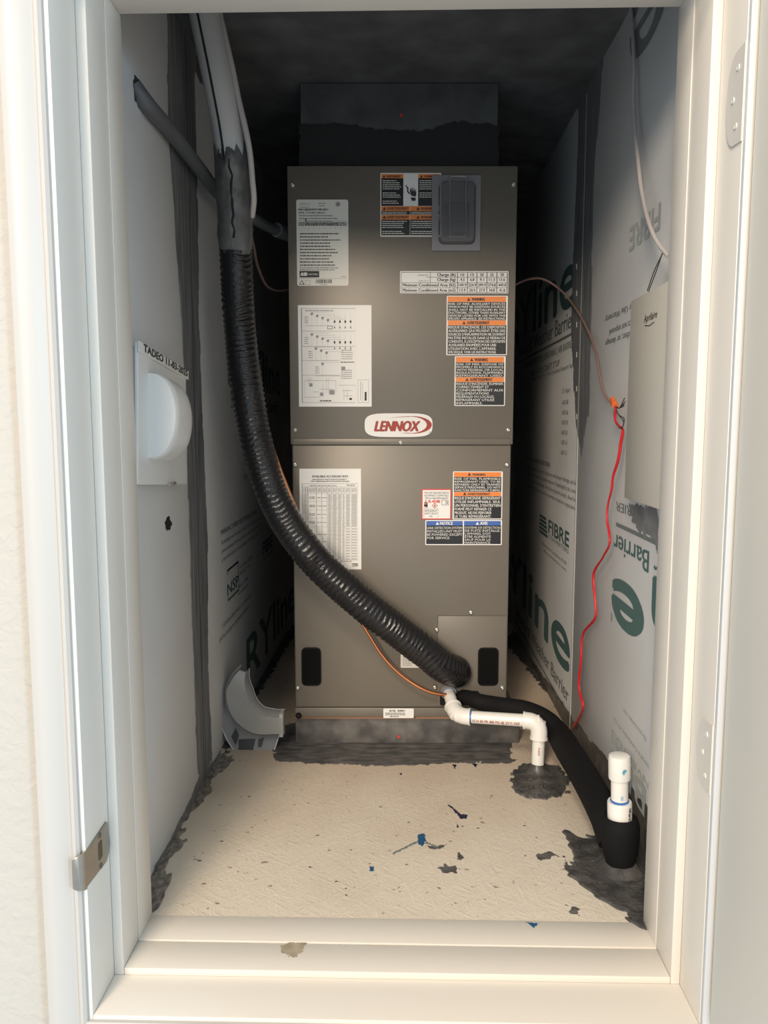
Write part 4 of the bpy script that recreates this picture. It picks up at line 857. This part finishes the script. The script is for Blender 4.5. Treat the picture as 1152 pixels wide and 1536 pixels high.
s = MB(); a_ = Wx(994, 380, xw-.026); 
s.tube([a_, Wx(982, 405, xw-.024), Wx(971, 436, xw-.010)], .0008, 6, step=.006); s.tube([a_+Vector((0, .002, 0)), Wx(985, 405, xw-.026), Wx(973, 437, xw-.012)], .0008, 6, step=.006)
tag(s.build('zip_tie', M_wire_k), 'black tie tail hanging from the end of the pale cable', 'tie')
# ---------------------------------------------------------------- beige control box on the right wall
XB = XR-.035
a_ = Wx(943, 453, XB); b_ = Wx(939, 748, XB); yF = (a_.y+b_.y)/2
cb = empty('control_box', 'plain beige box on the right wall beside the door stop', 'box', (XR-.022, 1.13, b_.z))
s = MB(); s.box((XB-(XR-.022), 1.065-1.13, 0), (.0205, yF-1.13, a_.z-b_.z), bev=.002); s.build('housing', M_box, cb)
s = MB(); s.flat = True; q0 = Wx(966, 484, XB)
text(s, 'Aprilaire', (XB-.0004-(XR-.022), q0.y-1.13, q0.z-b_.z), (0, -1, 0), (0, 0, 1), .060, .010, 0, shear=.3, bold=.01)
s.add([(XB-.0004-(XR-.022), q0.y-1.13-.004-.045*t, q0.z-b_.z-.004-.003*math.sin(t*3)) for t in (0, .5, 1)]+[(XB-.0004-(XR-.022), q0.y-1.13-.004-.045*t, q0.z-b_.z-.0052-.003*math.sin(t*3)) for t in (1, .5, 0)], [[0, 1, 2, 3, 4, 5]], 0)
s.build('lettering', M_txt, cb)
# ---------------------------------------------------------------- white hood on the left wall
XP = XL+.022
hd = empty('vent_hood', 'white plastic wall cover with a half-round hood and handwritten label strip', 'hood', (XL, 1.235, .62)); h0 = hd.location.copy()
A = [hit(207, 512, 0, XP), hit(279, 556, 0, XP), hit(281, 727, 0, XP), hit(207, 727, 0, XP)]
def HP(u, v, x):                                     # u 0..1 along the plate (near to far), v 0..1 upwards
    b_ = A[3].lerp(A[2], u); t_ = A[0].lerp(A[1], u); p_ = b_.lerp(t_, v); return Vector((x, p_.y, p_.z))-h0
def plate(x0, x1, u0=0, v0=0, u1=1, v1=1):
    vs = [HP(u0, v0, x0), HP(u1, v0, x0), HP(u1, v1, x0), HP(u0, v1, x0), HP(u0, v0, x1), HP(u1, v0, x1), HP(u1, v1, x1), HP(u0, v1, x1)]
    return vs, [[0, 1, 2, 3], [4, 7, 6, 5], [0, 4, 5, 1], [1, 5, 6, 2], [2, 6, 7, 3], [3, 7, 4, 0]]
s = MB(); s.add(*plate(XL+.001, XP-.006, -.03, .01, .97, .97)); s.build('back_box', mat('hood_back_grey', (.36, .38, .41), .5), hd)
s = MB(); s.add(*plate(XP-.006, XP)); bm_o = s.build('cover_plate', M_hood, hd)
md = bm_o.modifiers.new('bevel', 'BEVEL'); md.width = .002; md.segments = 2
# hood: half disc profile extruded along the wall, rounded shoulders
s = MB(); rr = []
cv = .50; 
def prof_ring(u, sc, hgt):
    ring = []
    for k in range(25):
        t = math.pi*k/24; vv = .505+.32*math.cos(t)*sc; hh = hgt*math.sin(t)**.8
        ring.append(HP(u, vv, XP+hh))
    return ring
for u, sc, hg in ((.175, .96, .040), (.195, 1.0, .043), (.25, 1.0, .0435), (.34, 1.0, .044), (.46, 1.0, .044), (.52, .985, .042), (.57, .955, .036), (.61, .91, .024), (.63, .87, .001)): rr.append(prof_ring(u, sc, hg))
s.rings([r_ for r_ in rr], 0, True, True); s.build('hood', M_hood, hd)
s = MB()
s.add(*plate(XP, XP+.003, -.005, .925, 1.02, 1.0)); tp = s.build('label_strip', M_white, hd); tp['label'] = 'white strip with handwritten name and date'
s = MB(); s.flat = True; a_ = HP(.06, .945, XP+.0036); b_ = HP(.985, .945, XP+.0036); dd = (b_-a_); Wd = dd.length; dd.normalize()
up = (HP(.06, 1, XP+.0036)-a_).normalized(); text(s, 'TADEO 11-03-2025', a_, dd, up, Wd, .0105, 0, bold=.05)
s.build('lettering', M_txt, tp)
q = HP(.62, .015, XP); MB().box((XP-h0.x, q.y-.018, q.z-.0035), (XP-h0.x+.004, q.y+.018, q.z+.0005), bev=.0008).build('latch_tab', M_screw, hd)
# ---------------------------------------------------------------- clear plastic elbow leaning at the left of the unit
pe = empty('plastic_elbow_duct', 'clear plastic elbow-shaped cover leaning in the rear left corner', 'cover', tuple(hit(380, 1132, 2, 0))); e0 = pe.location.copy()
def E(px, py, Y): return H(px, py, Y)-e0
yb_ = 1.612
def lean(px, py): return H(px, py, yb_+.02+(1133-py)*.0006)-e0
outl = [(326, 1040), (330, 1092), (338, 1112), (351, 1132), (384, 1134), (410, 1129), (418, 1104), (380, 1085), (352, 1060), (345, 1022)]
vs = [lean(*p_)+Vector((0, .012, 0)) for p_ in outl]; n_ = len(vs); s = MB(); s.add(vs+[v+Vector((0, .002, 0)) for v in vs], [list(range(n_)), list(range(n_, 2*n_))[::-1]]+[[i, (i+1) % n_, n_+(i+1) % n_, n_+i] for i in range(n_)]); s.build('backing_sheet', M_clear2, pe)
s = MB(); s.tube([vs[i] for i in (0, 1, 2, 3, 4, 5, 6)], .0016, 6); s.build('sheet_edge', clearish('sheet_edge', (.75, .75, .78), .2, .15), pe)
cpath = smooth_path([lean(368, 1000), lean(361, 1018), lean(359, 1038), lean(368, 1062), lean(388, 1078), lean(412, 1081), lean(428, 1081)], .004)
s = MB(); rr = []; N_ = len(cpath)
for i, p_ in enumerate(cpath):
    t_ = (cpath[min(i+1, N_-1)]-cpath[max(0, i-1)]).normalized(); nrm = Vector((0, -1, 0)); side = t_.cross(nrm).normalized(); wd = (.022+.010*math.sin(min(1, i/(N_-1)*1.1)*math.pi)+.004*i/N_)*min(1, .45+2.2*i/N_)
    ring = []
    for k in range(13):
        a_ = math.pi*k/12; ring.append(p_+side*math.cos(a_)*wd+nrm*(.030*min(1, math.sin(a_)*1.5)))
    rr.append(ring)
fs = []; vs2 = [v for r_ in rr for v in r_]
for i in range(N_-1):
    for k in range(12): fs.append([i*13+k, i*13+k+1, (i+1)*13+k+1, (i+1)*13+k])
s.add(vs2, fs, 0, True); o = s.build('curved_channel', M_clear, pe); md = o.modifiers.new('thick', 'SOLIDIFY'); md.thickness = .0012
for idx, nm in ((0, 0), (12, 1)):
    s = MB(); s.tube([r_[idx] for r_ in rr], .0012, 6); s.build('channel_flange', clearish('flange_clear', (.7, .7, .72), .25, .15), pe)
ee = rr[-1]; s = MB(); s.box((ee[6].x-.009, ee[6].y, min(v.z for v in ee)), (ee[6].x-.001, ee[6].y+.03, max(v.z for v in ee)), bev=.001); s.build('end_collar', clearish('end_collar', (.62, .61, .58), .15, .35), pe)
s = MB(); 
for poly in ([(345, 1108), (352, 1095), (357, 1106), (352, 1122)], [(356, 1112), (382, 1111), (378, 1129), (356, 1129)], [(386, 1112), (395, 1109), (391, 1124), (385, 1124)]):
    v_ = [lean(*p_)+Vector((0, .0115, 0)) for p_ in poly]; s.add(v_, [[0, 1, 2, 3]])
s.build('sheet_print', mat('dark_sheet_print', (.05, .05, .06), .3), pe)
# ---------------------------------------------------------------- white PVC drain
dp = empty('condensate_drain', 'white pipe with two elbows running from the unit down to the floor', 'pipe', tuple(hit(808, 1168, 2, 0))); d0 = dp.location.copy()
def D(px, py, Y): return H(px, py, Y)-d0
r1 = .0130; r2 = .0172
pA = D(672, 1036, 1.672); pB = D(684, 1074, 1.598); pC = D(812, 1082, 1.560); pD = Vector((0, 0, -.002)); pC.x = min(pC.x, .006)
pD = Vector((pC.x-.004, pC.y-.01, 0)); 
def elbow(a_, c_, b_, rad, L1, L2):
    u = (a_-c_).normalized(); v = (b_-c_).normalized(); k = .026
    pts = [c_+u*(k+L1), c_+u*k]
    for i in range(1, 8):
        t = i/8; pts.append((c_+u*k)*(1-t)**2+c_*(2*t*(1-t))+(c_+v*k)*t*t)
    pts += [c_+v*k, c_+v*(k+L2)]; s = MB(); s.tube(pts, rad, 24)
    for e, d_ in ((c_+u*(k+L1), u), (c_+v*(k+L2), v)): s.tube([e-d_*.003, e+d_*.0005], rad+.0012, 24)
    return s
MB().tube([pA, pB], r1, 20).build('pipe', M_pvc, dp); MB().tube([pB, pC], r1, 24).build('pipe', M_pvc, dp); MB().tube([pC, pD], r1, 24).build('pipe', M_pvc, dp)
elbow(pA, pB, pC, r2, .004, .004).build('elbow', M_pvc, dp); elbow(pB, pC, pD, r2, .006, .010).build('elbow', M_pvc, dp)
u = (pC-pB).normalized(); v = (pD-pC).normalized(); t0 = (pB-pA).normalized()
for e, d_ in ((pB+u*.031, u), (pC-u*.033, u), (pA+t0*.006, t0)): MB().tube([e, e+d_*.0024], r1+.001, 20).build('primer_ring', M_pvcb, dp)['label'] = 'blue primer ring'
MB().tube([pA-t0*.0, pA+t0*.008], r1+.004, 20).build('inlet_bushing', mat('bushing_grey', (.28, .29, .31), .4), dp)
s = MB(); s.flat = True; nrm = Vector((0, -1, 0)); dzz = nrm.cross(u); upv = Vector((0, 0, 1)); upv = (upv-u*upv.dot(u)).normalized(); nn = u.cross(upv)
ang = R(-28); n2 = nn*math.cos(ang)+upv*math.sin(ang); up2 = upv*math.cos(ang)-nn*math.sin(ang)
text(s, 'SCH 40 PR 480 PSI @ 23°C NSF', pB+u*.036+n2*(r1+.0003), u, up2, (pC-pB).length-.075, .0060, 0, bold=.02, bend=r1)
s.build('lettering', mat('pipe_red_print', (.30, .05, .04), .5), dp)['label'] = 'small red pipe print'; s = MB(); s.flat = True
text(s, 'NSF', pC+v*.050+nn*(r1+.0004), v, u, .016, .004, 0, bold=.02)
s.build('lettering', bpy.data.materials['pipe_red_print'], dp)
s = MB(); s.lathe([(.030, 0), (.024, .004), (.0185, .008), (.0160, .013), (.0136, .019)], 24, 0, Matrix.Translation(pD)); o = s.build('mastic_collar', M_seald, dp); o['label'] = 'dark sealant smeared round the foot of the pipe'
for v_ in o.data.vertices: v_.co += noise.noise_vector(v_.co*90)*.002
# ---------------------------------------------------------------- black foam insulated line along the floor
cp = [H(694, 1045, 1.672), H(704, 1047, 1.655), H(720, 1053, 1.635), H(750, 1059, 1.640), H(788, 1066, 1.635), H(817, 1080, 1.622), H(838, 1102, 1.58), H(854, 1128, 1.50), H(875, 1162, 1.40), H(894, 1196, 1.315), H(908, 1224, 1.255), H(914, 1240, 1.235), H(922, 1262, 1.215)]
tag(MB().tube(cp, lambda u: .0155+.0110*min(1, u*2.2), 28, step=.008).build('foam_insulated_line', M_foam), 'black foam insulated line bending from the unit along the right wall', 'pipe')
# ---------------------------------------------------------------- capped standpipe
b0 = hit(930, 1305, 2, 0)
sp2 = empty('capped_standpipe', 'white capped pipe standing in a black foam sleeve at the front right', 'pipe', tuple(b0))
Yp = b0.y+.003
zt_ = H(927, 1130, Yp).z; zc1 = H(927, 1166, Yp).z; zc2 = H(925, 1200, Yp).z; zs = H(922, 1222, Yp).z
tilt = Matrix.Rotation(R(-2.2), 4, 'Y')
def SL(name, prof_, m_, seg=28): return MB().lathe(prof_, seg, 0, tilt).build(name, m_, sp2)
SL('pipe', [(.0133, .05), (.0133, zt_-.006)], M_pvc)
SL('cap', [(.0166, zc1), (.0170, zc1+.002), (.0170, zt_-.007), (.0160, zt_-.002), (.0120, zt_), (.002, zt_)], M_pvc)
SL('coupling', [(.0190, zs-.03), (.0190, zc2-.002), (.0180, zc2), (.0140, zc2), (.0140, zc2-.006)], M_pvc)
SL('primer_ring', [(.0138, zc2-.002), (.0146, zc2+.0022), (.0138, zc2+.003)], M_pvcb)['label'] = 'blue primer ring'
SL('foam_sleeve', [(.016, .004), (.022, .012), (.0265, .030), (.0300, .052), (.0310, .072), (.0305, zs-.014), (.0280, zs-.004), (.0235, zs+.001), (.0200, zs-.004)], M_foam)['label'] = 'black foam sleeve'
s = MB(); s.flat = True; nn = Vector((.30, -.954, 0)).normalized(); rd = Vector((0, 0, -1)); upd = nn.cross(rd)
text(s, 'NSF-pw SCH 40', Vector((0, 0, zc2-.004))+nn*.0194+Vector((-.0005, 0, 0)), rd, upd, .030, .0040, 0, bold=.04, bend=.0190); s.build('lettering', M_txt, sp2)
for nm, z_, r_, a0, wd in (('paint_drop', (zt_+zc1)/2-.002, .01745, R(8), .0055), ('paint_drop', zc2+.010, .0138, R(0), .004)):
    s = MB(); s.flat = True; n_ = 14; rn = random.Random(int(z_*9999)); vs = []
    for k in range(n_):
        q_ = wd*(.45+.75*rn.random()); t_ = 2*math.pi*k/n_; aa = -math.pi/2+a0+q_*math.cos(t_)/r_*.8; vs.append((r_*math.cos(aa), r_*math.sin(aa), z_+q_*math.sin(t_)))
    ac = -math.pi/2+a0; vs.append((r_*math.cos(ac), r_*math.sin(ac), z_)); s.add(vs, [[k, (k+1) % n_, n_] for k in range(n_)], 0, False, tilt)
    s.build(nm, mat('teal_smudge', (.10, .36, .48), .4) if r_ > .015 else mat('pale_smudge', (.40, .52, .60), .4), sp2)
s = MB(); s.lathe([(.040, 0), (.036, .004), (.030, .007), (.024, .014), (.018, .016)], 28); o = s.build('mastic_collar', M_seald, sp2)
for v_ in o.data.vertices: v_.co += noise.noise_vector(v_.co*70)*.004*(1 if v_.co.z > .001 else .2)
